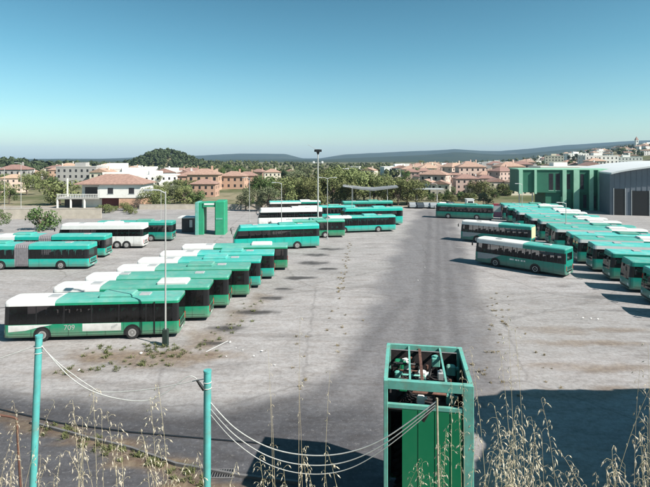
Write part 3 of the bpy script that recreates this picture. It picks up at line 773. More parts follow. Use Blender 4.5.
for x, w_, hh in ((.8,2.2,6),(4.4,3.4,5.6),(11.5,3.2,4.8),(17.5,3.5,4.8)):
    m = MB(); m.box(x,-.09,0,x+w_,-.062,hh); o = m.build('doorway', BLACK, r)
    for q in (x-.15, x+w_):
        m = MB(); m.box(q,-.16,0,q+.15,-.062,hh+.15); m.build('door_frame', GALV, o)
def van(px, py, label, m_):
    gx, gy = G(px, py); r = empty('box_van', (gx, gy, 0), R(8)); tag(r, label, 'van')
    m = MB(); m.bev(0,-1.05,.55,3.6,1.05,2.9,.08); m.build('cargo_box', m_, r)
    m = MB(); m.prism([(-1.9,.45),(0,.45),(0,2.3),(-.7,2.25),(-1.25,1.4),(-1.9,1.2)],-1.0,1.0); m.build('cab', m_, r)
    m = MB(); m.prism([(-.72,2.15),(-.1,2.18),(-.1,1.45),(-1.1,1.42)],-1.01,1.01); m.build('cab_window', DARKW, r)
    for x in (-1.1, 2.7):
        for s in (-1,1): wheel(r, x, s*.75, s, .38)
van(632, 213, 'pale blue box van in front of the warehouse', mat('pale_blue_paint', (.27,.40,.47), .5, .1, 1))

# far parked cars, poster board
def make_car(paint):
    r = empty('parked_car')
    m = MB(); prof = [(-2.1,.35),(2.1,.35),(2.12,.8),(1.9,.95),(1.2,1.0),(.7,1.42),(-.9,1.45),(-1.6,1.0),(-2.05,.9)]
    m.prism(prof,-.85,.85); m.build('body', paint, r)
    m = MB(); m.prism([(1.1,1.0),(.68,1.38),(-.85,1.40),(-1.45,1.02)],-.86,.86); m.build('window', DARKW, r)
    for x in (-1.3,1.3):
        for s in (-1,1): wheel(r, x, s*.6, s, .32)
    return r
CARP = [mat('silver_car_paint', (.42,.43,.44), .35, .05, 1, metal=.4), mat('dark_car_paint', (.05,.06,.07), .35, .05, 1), mat('white_car_paint', (.7,.7,.7), .35, .05, 1), mat('red_car_paint', (.25,.03,.03), .35, .05, 1)]
cp = [make_car(p) for p in CARP]
lab = ['silver parked car at the far end of the lane','dark parked car at the far end of the lane','white parked car at the far end of the lane','red parked car at the far end of the lane']
uc = set()
for i, (px, d, rz) in enumerate(((412,128,88),(419,127.5,92),(426,128,90),(433,127,85),(442,128,91),(450,128,93),(508,120,20),(498,124,30))):
    q = (0,1,0,0,2,1,2,3)[i]; o = cp[q] if q not in uc else copy_tree(cp[q]); uc.add(q)
    o.location = (XD(px,d), d, .01); o.rotation_euler = (0,0,R(rz)); tag(o, lab[q] if i < 6 else ('white parked car beyond the right rank' if q == 2 else 'red parked car beyond the right rank'), 'car', 'cars parked at the far end')
gx, gy = G(497,219)
r = empty('poster_board', (gx, gy, 0), R(-20)); tag(r, 'pink and white poster board beside the lone far bus', 'sign')
for x in (-.75,.75):
    m = MB(); m.tube([(x,.06,0),(x,.06,2.8)],.05,8); m.build('post', GALV, r)
m = MB(); m.box(-.95,-.05,.5,.95,.02,2.9); m.build('board', PINK, r)
m = MB(); m.box(-.8,-.056,1.5,.8,-.051,2.75); m.build('white_sheet', WHITE, r)
gx, gy = G(470.5,210)
r = empty('cabin', (gx, gy, 0)); tag(r, 'small white glazed cabin behind the lone far bus', 'hut')
m = MB(); m.box(-.9,0,0,.9,1.8,2.6); m.box(-1,-.1,2.6,1,1.9,2.75); m.build('wall', WHITE, r)
m = MB(); m.box(-.65,-.02,.9,.65,-.002,2.2); m.build('window', DARKW, r)

# ------------------------------------------------------------------ villa on the left, walls
CREAM = mat('white_render', (.70,.68,.64), .85, .06, .6, dirt=(.5,.45,.38,.4))
TERRA = mat('terracotta_tiles', (.32,.20,.155), .9, .3, 1.6, objvar=.3)
BRICK = mat('orange_brick', (.46,.28,.19), .85, .2, 2)
x0 = XD(56,127)
r = empty('villa', (x0, 127, 0), R(2)); tag(r, 'white two storey villa with a red hipped roof and veranda behind the white coach', 'house')
def hip(m, x0, y0, x1, y1, z, h, e=.5):
    x0 -= e; y0 -= e; x1 += e; y1 += e; w_ = min(x1-x0, y1-y0)/2; cy = (y0+y1)/2; cx = (x0+x1)/2
    if x1-x0 >= y1-y0: a, b_ = (x0+w_, cy, z+h), (x1-w_, cy, z+h)
    else: a, b_ = (cx, y0+w_, z+h), (cx, y1-w_, z+h)
    vs_ = [(x0,y0,z),(x1,y0,z),(x1,y1,z),(x0,y1,z),a,b_,(x0,y0,z-.2),(x1,y0,z-.2),(x1,y1,z-.2),(x0,y1,z-.2)]
    fs = [(0,1,5,4),(1,2,5),(2,3,4,5),(3,0,4)] if x1-x0 >= y1-y0 else [(0,1,4),(1,2,5,4),(2,3,5),(3,0,4,5)]
    m.add(vs_, fs+[(6,7,1,0),(7,8,2,1),(8,9,3,2),(9,6,0,3),(9,8,7,6)])
m = MB(); m.box(11,0,2.6,21.8,10,6.2); m.box(5.5,2.5,0,11,10,6.0); m.build('wall', CREAM, r)
m = MB(); m.box(16,.15,0,21.3,10,2.6); m.build('brick_base', BRICK, r)
m = MB(); m.box(11,1.8,0,16,10,2.6); m.build('garage', mat('dark_red_door', (.10,.02,.02), .7, .2, 1), r)
m = MB(); hip(m, 5.5, 0, 21.8, 10, 6.3, 2.4, .7); m.build('roof', TERRA, r)
for x in (13.2, 18.6):
    m = MB(); m.box(x,-.02,3.7,x+1.4,.05,5.2); o = m.build('window', DARKW, r)
    m = MB(); m.box(x-.1,-.08,3.6,x+1.5,-.021,3.69); m.build('sill', GREYP, o)
m = MB(); m.box(6.3,2.46,2.9,10.4,2.499,5.3); m.build('window', DARKW, r)
m = MB(); m.box(0,0,2.3,11,6,2.7); m.build('terrace', CONC, r)
for x in (.1,3.5,7,10.6):
    m = MB(); m.box(x,.05,0 if x < 9 else 2.7,x+.35,.4,2.3 if x < 9 else 5.6); m.build('pillar', CREAM, r)
m = MB()
for x in np.arange(.2, 10.8, .42): m.box(x,.1,2.7,x+.12,.2,3.5)
m.box(.1,.06,3.5,10.9,.24,3.64); m.build('balustrade', CREAM, r)
m = MB(); m.box(.5,3.5,0,5.4,6,2.3); m.build('store_wall', mat('dark_store', (.09,.07,.065), .9, .2, 1), r)
m = MB(); m.box(.0,5.6,2.7,.3,5.9,7.5); m.build('chimney', CREAM, r)
# low walls bounding the left yard
WALLM = mat('beige_boundary_wall', (.42,.37,.31), .9, .15, .7, dirt=(.28,.23,.18,.5))
m = MB(); m.box(0,0,0,44,.25,2.1); m.box(-.02,-.04,2.1,44.02,.29,2.2)
o = m.build('boundary_wall', WALLM); o.location = (-92,103,0); o.rotation_euler = (0,0,R(3)); tag(o, 'beige boundary wall behind the buses on the far left', 'wall')
m = MB(); m.box(0,0,0,60,.25,1.2); m.box(-.02,-.04,1.2,60.02,.29,1.28)
o = m.build('boundary_wall', WALLM); o.location = (-47,124,0); o.rotation_euler = (0,0,R(1)); tag(o, 'low beige boundary wall below the olive trees in the middle', 'wall')

# ------------------------------------------------------------------ houses of the town
WALLS = [mat('house_cream', (.56,.50,.41), .9, .08, .3, objvar=.2), mat('house_white', (.68,.66,.62), .9, .06, .3, objvar=.12), mat('house_pink', (.54,.40,.34), .9, .08, .3, objvar=.2), mat('house_orange', (.46,.29,.21), .9, .08, .3, objvar=.2), mat('house_grey', (.40,.38,.36), .9, .08, .3, objvar=.2)]
WNAME = ['cream','white','pink','orange','grey']
HP = []
def house_proto(w_, d_, st, roof, wall):
    m = MB(); h = st*2.9+.3
    m.mi = 0; m.box(-w_/2,-d_/2,-3,w_/2,d_/2,h)
    m.mi = 1
    if roof == 'hip': hip(m, -w_/2,-d_/2,w_/2,d_/2,h+.22,min(w_,d_)*.24)
    elif roof == 'gable':
        m.prism([(-w_/2-.4,h+.01),(w_/2+.4,h+.01),(0,h+w_*.2)],-d_/2-.4,d_/2+.4)
    else:
        m.mi = 0; m.box(-w_/2-.1,-d_/2-.1,h+.002,w_/2+.1,d_/2+.1,h+.5); m.box(-w_*.15,-d_*.1,h+.5,w_*.12,d_*.25,h+2.4)
    m.mi = 2; nw = max(2, int(w_/2.7))
    for f in range(st):
        for i in range(nw):
            x = -w_/2+(i+.5)*w_/nw; z = .95+f*2.9
            m.box(x-.5,-d_/2-.03,z,x+.5,-d_/2,z+1.35)
        for i in range(2):
            y = -d_/2+(i+.5)*d_/2
            m.box(-w_/2-.03,y-.5,.95+f*2.9,-w_/2,y+.5,2.3+f*2.9); m.box(w_/2,y-.5,.95+f*2.9,w_/2+.03,y+.5,2.3+f*2.9)
    if roof != 'flat': m.mi = 0; m.box(w_*.2,0,h,w_*.2+.7,.7,h+w_*.22+.8)
    o = m.build('house', [WALLS[wall], TERRA, DARKW]); return o
spec = [(11,9,2,'hip',0),(10,9,2,'gable',1),(13,10,3,'hip',2),(12,9,2,'hip',3),(9,9,2,'gable',0),(18,12,5,'flat',0),(24,13,4,'flat',1),(16,11,4,'hip',2),(14,10,3,'hip',4),(26,14,2,'flat',1),(20,12,3,'flat',4),(15,10,3,'hip',3)]
for s_ in spec: HP.append((house_proto(*s_), '%s %s with %s' % (WNAME[s_[4]], 'apartment block' if s_[2] > 3 else ('low flat roofed building' if s_[3] == 'flat' else 'house'), 'a flat roof' if s_[3] == 'flat' else 'a terracotta %s roof' % ('hipped' if s_[3] == 'hip' else 'gabled'))))
hu = set(); placed = []
def put_house(i, x, y, rz, where, sc=1.0, sink=0):
    for (a, b_, c) in placed:
        if (a-x)**2+(b_-y)**2 < (c+5.2*sc)**2: return
    if True:
        lim = float(np.interp(CX+F*x/y, [0,110,135,165,200,260,330,410,430,520,560,660], [163,162.5,165,167,167,168,168,163,161.5,160,151,141]))
    zt = lambda q: HOR+(CAM_H-(land1(x,y)+(spec[q][2]*2.9+.8+(2.2 if spec[q][3] != 'flat' else 1.8))*sc))*F/y
    if zt(i) < lim:
        i = {5:0,6:9,7:3,8:4,2:3,10:4,11:3}.get(i, i)
        if zt(i) < lim: sc *= .8
        if zt(i) < lim: return
    placed.append((x, y, 4.8*sc))
    p, lb = HP[i]; o = p if i not in hu else p.copy()
    if i in hu: C.objects.link(o)
    hu.add(i)
    o.location = (x, y, land1(x, y)-sink); o.rotation_euler = (0,0,rz); o.scale = (sc,sc,sc)
    tag(o, lb+' '+where, 'house' if spec[i][2] < 4 else 'apartment block', 'town houses '+where)
def scatter(cnt, p0, p1, d0, d1, ids, where, sc=(.85,1.15), cap=999):
    n0 = len(placed)
    for _ in range(cnt):
        if len(placed)-n0 >= cap: break
        d = math.exp(random.uniform(math.log(d0), math.log(d1))); px = random.uniform(p0, p1)
        put_house(random.choice(ids), XD(px,d), d, random.uniform(-.5,.5), where, random.uniform(*sc))
# fixed, well visible ones
for px, d, i, wh, sc, rz in ((118,260,9,'behind the villa roof',1.3,.1),(150,300,9,'below the pine hill',1.3,-.1),(172,275,6,'below the pine hill',1,.1),(205,205,3,'behind the far wash portal',1.05,.05),(219,207,11,'behind the far wash portal',.9,0),(234,215,2,'behind the far wash portal',.9,-.05),(247,230,11,'behind the far wash portal',.85,.1),(192,215,3,'behind the far wash portal',.9,.1),(205,168,3,'behind the far wash portal',.7,.0),
    (82,250,10,'on the left behind the villa',1,.0),(95,330,6,'on the left behind the villa',1,.1),(60,330,2,'on the left behind the villa',1,.2),(16,230,8,'in the trees on the far left',.9,.2),(14,190,2,'in the trees on the far left',.6,.2),(30,260,1,'in the trees on the far left',.9,-.2),
    (428,330,5,'in the middle of the town',1.2,.1),(442,300,7,'in the middle of the town',1,.0),(455,420,6,'in the middle of the town',1.2,.0),(418,360,0,'in the middle of the town',1.2,.1),(470,280,1,'in the middle of the town',1,.1),(480,340,5,'in the middle of the town',.9,-.1),(495,300,0,'in the middle of the town',1,.1),(508,260,2,'in the middle of the town',1,.1),(446,520,6,'in the middle of the town',1.5,0),(290,330,10,'among the trees in the centre',.9,0),(272,300,0,'among the trees in the centre',.9,.2),(400,420,6,'in the middle of the town',1.2,.1),(560,300,9,'behind the green building',1.2,0),(590,330,1,'behind the green building',1.2,0)):
    put_house(i, XD(px,d), d, rz, wh, sc)
scatter(190, 408, 525, 165, 330, [0,1,1,2,4,7,0,2], 'close beyond the lane', (.55,.8), cap=45)
scatter(160, 402, 530, 330, 760, [0,1,1,2,0,4,5,6,7,8,9,10], 'in the middle of the town', cap=70)
scatter(190, 480, 665, 380, 1150, [0,1,1,2,0,4,1,8,5,9,6,0], 'on the right hillside', (.8,1.15), cap=85)
scatter(60, 100, 200, 230, 520, [0,1,1,6,9,10,2], 'below the pine hill', cap=30)
scatter(60, -20, 110, 260, 700, [0,1,2,4,8,9], 'on the left behind the villa', cap=25)
scatter(16, 180, 260, 210, 420, [2,3,11,0], 'behind the far wash portal', (.8,1), cap=9)
scatter(12, 260, 410, 300, 700, [0,1,4,6], 'among the trees in the centre', cap=8)
for i in range(len(HP)):
    if i not in hu: bpy.data.objects.remove(HP[i][0])
# church tower on the ridge
d = 980; cx_ = XD(636.5, d)
r = empty('church_tower', (cx_, d, land1(cx_, d)-1)); tag(r, 'slim church tower on top of the right hillside', 'church tower')
m = MB(); m.box(-2.4,-2.4,0,2.4,2.4,17); m.build('tower', WALLS[1], r)
m = MB(); m.add([(-2.8,-2.8,17),(2.8,-2.8,17),(2.8,2.8,17),(-2.8,2.8,17),(0,0,24)],[(0,1,4),(1,2,4),(2,3,4),(3,0,4),(3,2,1,0)]); m.build('spire', TERRA, r)
m = MB(); m.box(-1,-2.45,12,1,-2.401,15.5); m.build('belfry_opening', DARKW, r)

# ------------------------------------------------------------------ trees
def leafmat(name, a, b_=0, ov=.25):
    m = mat(name, a, .75, .35, 1.1, objvar=ov, spec=.2)
    return m
LF1 = leafmat('olive_leaves', (.145,.160,.062)); LF2 = leafmat('deep_green_leaves', (.078,.115,.038)); LF3 = leafmat('grey_green_leaves', (.14,.155,.085)); LF4 = leafmat('pine_needles', (.030,.052,.024))
BARK = mat('bark', (.10,.075,.055), .95, .3, 3)
def tree_proto(name, h, rw, lm_, nl, seed, ls=.42, conic=False, low=.18):
    rg = np.random.default_rng(seed)
    root = empty(name)
    m = MB(); lean = rg.normal(size=2)*.25
    m.tube([(0,0,-.3),(lean[0]*.3,lean[1]*.3,h*.3),(lean[0],lean[1],h*.75)],[.05*h*.5+.05,.035*h*.5+.04,.02],7)
    cl = []
    for k in range(16):
        a = rg.random()*6.28; z = h*(low+.1+rg.random()*(.72-low)); rr = rw*(.35+.6*rg.random())*(1-.75*(z/h) if conic else math.sqrt(max(.08, 1-((z/h-.5)/.55)**2)))
        p = (rr*math.cos(a), rr*math.sin(a), z); cl.append((p, rw*(.26+.22*rg.random())))
        m.tube([(lean[0]*.3,lean[1]*.3,h*(.15+.3*rg.random())),(p[0]*.5,p[1]*.5,z*.8),p],[.10,.06,.02],5)
    cl.append(((lean[0],lean[1],h*.86), rw*(.18 if conic else .36)))
    m.build('trunk', BARK, root)
    tot = sum(r_**2 for _, r_ in cl); V = []; Fs = []
    for (p, r_) in cl:
        kk = int(nl*r_**2/tot)
        for _ in range(kk):
            v = rg.normal(size=3); v /= np.linalg.norm(v); q = r_*(.55+.5*rg.random()**.6); c = np.array(p)+v*q*np.array((1,1,.82))
            nrm = v*.9+rg.normal(size=3)*.38; nrm /= np.linalg.norm(nrm); t = np.cross(nrm, rg.normal(size=3)); t /= np.linalg.norm(t)+1e-6; u = np.cross(nrm, t)
            s = ls*(.5+.8*rg.random()); o = len(V)
            V += [tuple(c+t*s*.5), tuple(c+u*s*.32), tuple(c-t*s*.5), tuple(c-u*s*.32)]; Fs.append((o,o+1,o+2,o+3))
    m = MB(); m.v = V; m.f = Fs; m.m = [0]*len(Fs); m.sm = [False]*len(Fs)
    m.build('crown', lm_, root); return root
TP = [tree_proto('olive_tree', 8, 3.8, LF1, 2600, 1), tree_proto('olive_tree', 7, 4.2, LF1, 2600, 2), tree_proto('leafy_tree', 9, 3.6, LF2, 2600, 3), tree_proto('leafy_tree', 8, 3.4, LF3, 2400, 4), tree_proto('pine_tree', 11, 3.2, LF4, 2400, 5, conic=True), tree_proto('shrub', 3.0, 2.0, LF1, 1300, 6, .3, low=.0), tree_proto('shrub', 3.2, 1.9, LF2, 1300, 8, .3, low=.0)]
TL = ['olive brown bushy tree','wide olive brown tree','dark green rounded tree','grey green leafy tree','dark pine tree','low olive shrub','low dark green shrub']
tu = set()
def put_tree(i, px, d, where, h=None, label=None):
    p = TP[i]; x = XD(px, d); o = p if i not in tu else copy_tree(p); tu.add(i)
    s = random.uniform(.85,1.15) if h is None else h/(8,7,9,8,11,3,3.2)[i]
    o.location = (x, d, land1(x, d)); o.scale = (s*random.uniform(.9,1.15), s, s); o.rotation_euler = (0,0,random.uniform(0,6.28))
    tag(o, label or TL[i]+' '+where, 'shrub' if i > 4 else 'tree', 'trees '+where)
put_tree(6, 41, 88, '', 4.4, 'dark green bushy tree behind the articulated bus'); put_tree(2, -3, 86, '', 4.6, 'dark green tree at the left edge behind the articulated bus')
put_tree(2, 262, 124, '', 9.2, 'tall dark green tree behind the turquoise coach'); put_tree(3, 246, 121, '', 6.0, 'pale green tree right of the far wash portal'); put_tree(3, 268, 119, '', 6.5, 'pale green tree in front of the tall dark green tree')
for px, d, i, h in ((285,128,0,8.5),(298,134,1,8.5),(309,130,0,8),(322,140,1,9.5),(333,136,0,9.8),(345,142,1,10.5),(355,140,0,10.3),(364,146,1,10),(374,144,0,9),(388,138,1,7.8),(398,134,0,8),(407,136,1,7.8),(416,140,0,7),(300,150,3,9),(340,155,0,11),(275,140,0,8),(320,125,5,3.5),(345,132,0,7.5),(378,150,1,8)):
    put_tree(i, px, d, 'in the belt behind the left rank', h)
for px, d, i, h in ((422,150,0,4),(430,150,6,2.6),(438,148,5,2.4),(446,150,6,2.8),(452,146,5,2.2),(462,150,6,3),(470,146,5,2.4),(479,150,0,6.5),(485,152,1,6),(495,160,6,3),(508,170,6,3.4),(516,185,2,5),(460,205,2,5),(440,230,3,6),(500,230,4,8),(452,260,2,6),(428,210,2,5)):
    put_tree(i, px, d, 'in the belt beyond the lane', h)
for k in range(34): put_tree(random.choice([5,6,5,3]), random.uniform(406,525), random.uniform(137,240), 'between the houses beyond the lane', random.uniform(1.8,4.2))
for k in range(24): put_tree(random.choice([2,3,0,5,6]), random.uniform(-25,62), random.uniform(130,230), 'on the far left behind the wall', random.uniform(4.5,8))
for k in range(22): put_tree(random.choice([0,3,5,6,1]), random.uniform(150,200), random.uniform(126,200), 'between the villa and the wash portal', random.uniform(2.8,6))
for k in range(10): put_tree(random.choice([5,5,1]), random.uniform(60,140), random.uniform(112,122), 'in front of the villa', random.uniform(1.3,2.3))
for k in range(40): put_tree(random.choice([0,2,3,4]), random.uniform(-20,420), random.uniform(220,420), 'scattered through the left of the town', random.uniform(6,10))
for k in range(45): put_tree(random.choice([0,2,3,4]), random.uniform(400,665), random.uniform(260,900), 'scattered through the right of the town', random.uniform(6,11))
for px in (569,573,577,582): put_tree(4, px, random.uniform(560,600), 'standing in a clump on the right hillside', random.uniform(11,14))
for i in range(len(TP)):
    if i not in tu: print('unused tree', i)
# woods read as one mass: pine hill, left hill, ridge in the middle
def wood(name, area, cnt, lm_, hh, label):
    V = []; Fs = []
    for _ in range(cnt):
        x, y = area(); z = land1(x, y); h = random.uniform(*hh); rw = h*.38
        for _ in range(46):
            v = np.array([random.gauss(0,1) for _ in range(3)]); v /= np.linalg.norm(v)+1e-6
            c = np.array((x, y, z+h*.58))+v*np.array((rw, rw, h*.45))*random.uniform(.6,1.05)
            nrm = v+np.array([random.gauss(0,.3) for _ in range(3)]); t = np.cross(nrm, (random.gauss(0,1),random.gauss(0,1),random.gauss(0,1))); t /= np.linalg.norm(t)+1e-6; u = np.cross(nrm, t); u /= np.linalg.norm(u)+1e-6
            s = h*random.uniform(.12,.24); o = len(V); V += [tuple(c+t*s), tuple(c+u*s*.8), tuple(c-t*s), tuple(c-u*s*.8)]; Fs.append((o,o+1,o+2,o+3))
    m = MB(); m.v = V; m.f = Fs; m.m = [0]*len(Fs); m.sm = [False]*len(Fs)
    tag(m.build(name, lm_), label, 'wood', kind='stuff')
def g2(cx_, cy, sx, sy): return lambda: (random.gauss(cx_, sx), random.gauss(cy, sy))
def band(p0, p1, d0, d1):
    def f():
        d = random.uniform(d0, d1); return (XD(random.uniform(p0, p1), d), d)
    return f
LF5 = mat('distant_leaves', (.054,.072,.035), .85, .4, .05, spec=.1); LF6 = mat('distant_olive_leaves', (.095,.108,.050), .85, .4, .05, spec=.1)
wood('pine_wood', g2(-212,640,33,34), 330, LF5, (5,8), 'dark pine wood covering the rounded hill on the left')
wood('left_wood', g2(-385,500,70,60), 330, LF5, (7,11), 'dark wood on the low hill at the far left')
wood('middle_wood', band(180,400,330,900), 620, LF6, (4,6.5), 'olive wood filling the low ground before the far hills')
wood('valley_wood', band(-60,190,480,1100), 420, LF5, (4,6.5), 'dark trees between the houses on the left horizon')
wood('hillside_wood', band(470,720,420,1300), 330, LF6, (5,9), 'olive scrub and trees between the houses of the right hillside')

# ------------------------------------------------------------------ fence posts and slack wires in the foreground
POST = mat('teal_post_paint', (.085,.37,.355), .5, .14, 9, dirt=(.17,.16,.12,.6), dscale=8)
WIRE = mat('weathered_rope', (.42,.42,.40), .8, .2, 30)
def fpt(px, py, d): return Vector((XD(px, d), d, CAM_H-(py-HOR)/F*d))
def fence_post(pt_top, pt_low, rad, label):
    t = Vector(pt_top); l = Vector(pt_low); dirv = (l-t).normalized(); gz = bank1(l.x, l.y)-.15
    e = t+dirv*((gz-t.z)/dirv.z)
    r = empty('fence_post', e); tag(r, label, 'fence post', 'teal fence posts on the bank')
    m = MB(); m.tube([(0,0,0), t-e],[rad,rad],14); m.build('shaft', POST, r)
    m = MB(); m.disc(t-e, -dirv, rad*1.08, .02, 14); m.build('cap', POST, r)
    m = MB()
    for k in (.10,.16): m.tube([(t-e)+dirv*k+Vector((rad*1.05*math.cos(a), rad*1.05*math.sin(a), 0)) for a in np.linspace(0,6.3,14)], .005, 5)
    m.build('wire_tie', WIRE, r)
fence_post(fpt(39,337,5), fpt(33,487,5), .034, 'left teal fence post, leaning, in the grass')
fence_post(fpt(207.5,372,5), fpt(207,487,5), .038, 'right teal fence post, upright, in the grass')
def curve(pts, n_=10):
    out = []; P_ = [pts[0]]+list(pts)+[pts[-1]]
    for i in range(1, len(P_)-2):
        for t in np.linspace(0, 1, n_, endpoint=False):
            a, b_, c, d = P_[i-1], P_[i], P_[i+1], P_[i+2]
            out.append(.5*((2*b_)+(c-a)*t+(2*a-5*b_+4*c-d)*t*t+(3*b_-a-3*c+d)*t**3))
    out.append(pts[-1]); return out
def wire(pts, rad, label, m_=WIRE, cat='wire', nm='fence_wire'):
    m = MB(); m.tube(curve([fpt(*p) for p in pts]), rad, 6); o = m.build(nm, m_); tag(o, label, cat, 'slack fence wires')
wire([(40,344,5),(70,377,4.97),(100,394,4.95),(140,401,4.95),(165,393,4.95),(190,376,4.95),(204,388,4.95)], .005, 'slack wire hanging between the two teal posts')
wire([(40,345,5),(62,366,5.05),(90,386,5.1),(105,392,5.15),(150,389,5.1),(204,379,5.05)], .0045, 'second slack wire between the teal posts, higher across the middle')
wire([(-12,362,4.9),(12,354,4.95),(38,345,5)], .0045, 'wire running from the left post out of the picture')
for k, dy in enumerate((0,9,17)):
    wire([(210,402+dy*.7,5),(235,428+dy*.8,4.9),(268,447+dy,4.8),(305,455+dy*1.1,4.7),(345,453+dy,4.6),(385,438+dy*.6,4.5),(437,401+dy*.3,4.4)], .0058-.0008*k, ('topmost','middle','lowest')[k]+' of three slack pale wires in front of the green gantry')
m = MB(); m.tube([fpt(197,380,4.9), fpt(201,386,4.9)], .013, 8); m.tube([fpt(199,383,4.9), fpt(204,390,4.9)], .016, 8); tag(m.build('wire_tensioner', BLACK), 'black wire tensioner beside the right teal post', 'tensioner')
m = MB(); m.tube(curve([fpt(423,421,4.44), fpt(429,411,4.43), fpt(436,403,4.42)]), .016, 8); tag(m.build('cable_sleeve', BLACK), 'black sleeve on the wires in front of the green gantry', 'sleeve')
r0 = fpt(437,398,4.4); gz = bank1(r0.x+.02, 4.4)-.1
m = MB(); m.tube([(r0.x+.03,4.4,gz),(r0.x+.01,4.4,(gz+r0.z)/2),tuple(r0)],[.012,.011,.009],7); tag(m.build('stake', mat('weathered_cane', (.35,.30,.22), .9, .3, 20)), 'thin weathered stake holding the wires before the green gantry', 'stake')
m = MB(); m.tube(curve([fpt(-14,412,4.2), fpt(0,415,4.2), fpt(15,418,4.2), fpt(17,424,4.2), fpt(18.5,455,4.2), fpt(21,492,4.2)]), .009, 7); tag(m.build('bent_rod', RUST), 'bent dark iron rod at the left edge of the grass', 'rod')

# kerb, drain, litter, weeds on the yard
KERB = mat('old_kerb', (.13,.125,.125), .9, .2, 2)
pts = [G(*p) for p in [(-80,398),(-10,408),(60,424),(130,433),(210,440),(280,446)]]
m = MB()
for i in range(len(pts)-1):
    (ax, ay), (bx, by) = pts[i], pts[i+1]
    m.add([(ax,ay,.03),(bx,by,.03),(bx,by+.10,.03),(ax,ay+.10,.03),(ax,ay,-.1),(bx,by,-.1),(bx,by+.10,-.1),(ax,ay+.10,-.1)],[(0,1,2,3),(0,4,5,1),(2,6,7,3)])
tag(m.build('cable', BLACK), 'black cable lying across the dark asphalt on the left', 'cable')
pts = [G(*p) for p in [(30,424),(85,439),(130,450),(175,466),(240,478),(300,485)]]
m = MB()
for i in range(len(pts)-1):
    (ax, ay), (bx, by) = pts[i], pts[i+1]
    m.add([(ax,ay,.12),(bx,by,.12),(bx,by+.11,.12),(ax,ay+.11,.12),(ax,ay,-.1),(bx,by,-.1),(bx,by+.11,-.1),(ax,ay+.11,-.1)],[(0,1,2,3),(0,4,5,1),(2,6,7,3)])
tag(m.build('kerb', KERB), kind='structure')
gx, gy = G(222,474)
r = empty('drain_grate', (gx, gy, .012)); tag(r, 'rectangular iron drain grate beside the right teal post', 'drain grate')
m = MB(); m.box(-.55,-.3,0,.55,.3,.025); m.build('frame', KERB, r)
m = MB()
for k in range(9): m.box(-.46+k*.105,-.24,.025,-.46+k*.105+.06,.24,.034)
m.build('bars', BLACK, r)
LIT = mat('white_litter', (.75,.74,.72), .8, .1, 5)
lit = [(141,354,.35),(230,343,.25),(79,371,.22),(243,351,.12),(262,352,.3),(226,357,.15),(236,349,.1),(583,319,.25),(591,319,.2),(598,320,.15),(577,316,.12),(254,357,.14),(418,281,.12),(425,268,.1),(275,366,.15)]
for i, (px, py, s) in enumerate(lit):
    s *= .5
    gx, gy = G(px, py); m = MB(); a = random.random()*3
    vs_ = [(s*(.5+.5*random.random())*math.cos(a+k*1.05), s*.6*(.5+.5*random.random())*math.sin(a+k*1.05), .02+.09*random.random()) for k in range(6)]
    m.add(vs_+[(0,0,.12*random.random()+.05)]+[(x, y, z-.015) for x, y, z in vs_], [(k, (k+1) % 6, 6) for k in range(6)]+[(k, k+7, (k+1) % 6+7, (k+1) % 6) for k in range(6)])
    o = m.build('litter', LIT); o.location = (gx, gy, .015); tag(o, 'scrap of white litter lying on the pale asphalt', 'litter', 'scraps of litter on the yard')
WM = mat('painted_line', (.55,.54,.52), .85, .2, 3)
for i, (p, q) in enumerate((((206,352),(228,341)),((455,247),(470,249)))):
    (ax, ay), (bx, by) = G(*p), G(*q); v = Vector((bx-ax, by-ay)).normalized()*.05; nx, ny = -v.y, v.x
    m = MB(); m.add([(ax-nx,ay-ny,.016),(bx-nx,by-ny,.016),(bx+nx,by+ny,.016),(ax+nx,ay+ny,.016)],[(0,1,2,3)]); tag(m.build('painted_line', WM), kind='structure')
STRAW = mat('straw', (.50,.42,.27), .85, .25, 25, objvar=.15); SEED = mat('oat_husk', (.46,.40,.31), .85, .35, 40, objvar=.12)
WEEDM = mat('dry_weed', (.22,.17,.085), .9, .4, 2); WEEDG = mat('green_weed', (.10,.11,.04), .9, .4, 2)
def weeds(name, spots, mt, label):
    m = MB()
    for (x, y, s) in spots:
        for _ in range(int(16+10*s)):
            a = random.random()*6.28; h = s*random.uniform(.15,.65); l = s*random.uniform(.2,.9); bx, by = x+random.gauss(0,.25*s), y+random.gauss(0,.2*s)
            t = Vector((-math.sin(a), math.cos(a), 0))*.05*s
            p0 = Vector((bx, by, 0)); p1 = p0+Vector((math.cos(a)*l*.5, math.sin(a)*l*.5, h*.8)); p2 = p0+Vector((math.cos(a)*l, math.sin(a)*l, h))
            m.add([p0-t, p0+t, p1+t, p1-t, p2], [(0,1,2,3),(3,2,4)])
    tag(m.build(name, mt), label, 'weeds', kind='stuff')
sp = []
def run(p0, p1, cnt, s, jit=.4):
    for _ in range(cnt):
        t = random.random(); px = p0[0]+(p1[0]-p0[0])*t; py = p0[1]+(p1[1]-p0[1])*t; gx, gy = G(px, py); sp.append((gx+random.gauss(0,jit), gy+random.gauss(0,jit), s*random.uniform(.5,1.2)))
run((350,242),(339,300),46,.26,.25); run((345,300),(325,365),10,.22,.8); run((302,330),(300,395),8,.26,.4)
run((497,290),(488,385),30,.26,.55); run((505,300),(515,330),6,.22,.8); run((545,310),(540,390),7,.22,.5)
weeds('dry_weeds', sp, WEEDM, 'dry brown weed tufts growing in cracks of the yard'); sp = []
run((100,352),(200,352),60,.28,.8); run((170,362),(60,372),34,.3,.5); run((205,345),(262,300),30,.28,.6); run((40,425),(210,482),70,.30,.25); run((150,347),(172,350),14,.36,.4)
weeds('weed_patch', sp, WEEDG, 'green and brown weeds round the lamp post base and along the kerb')

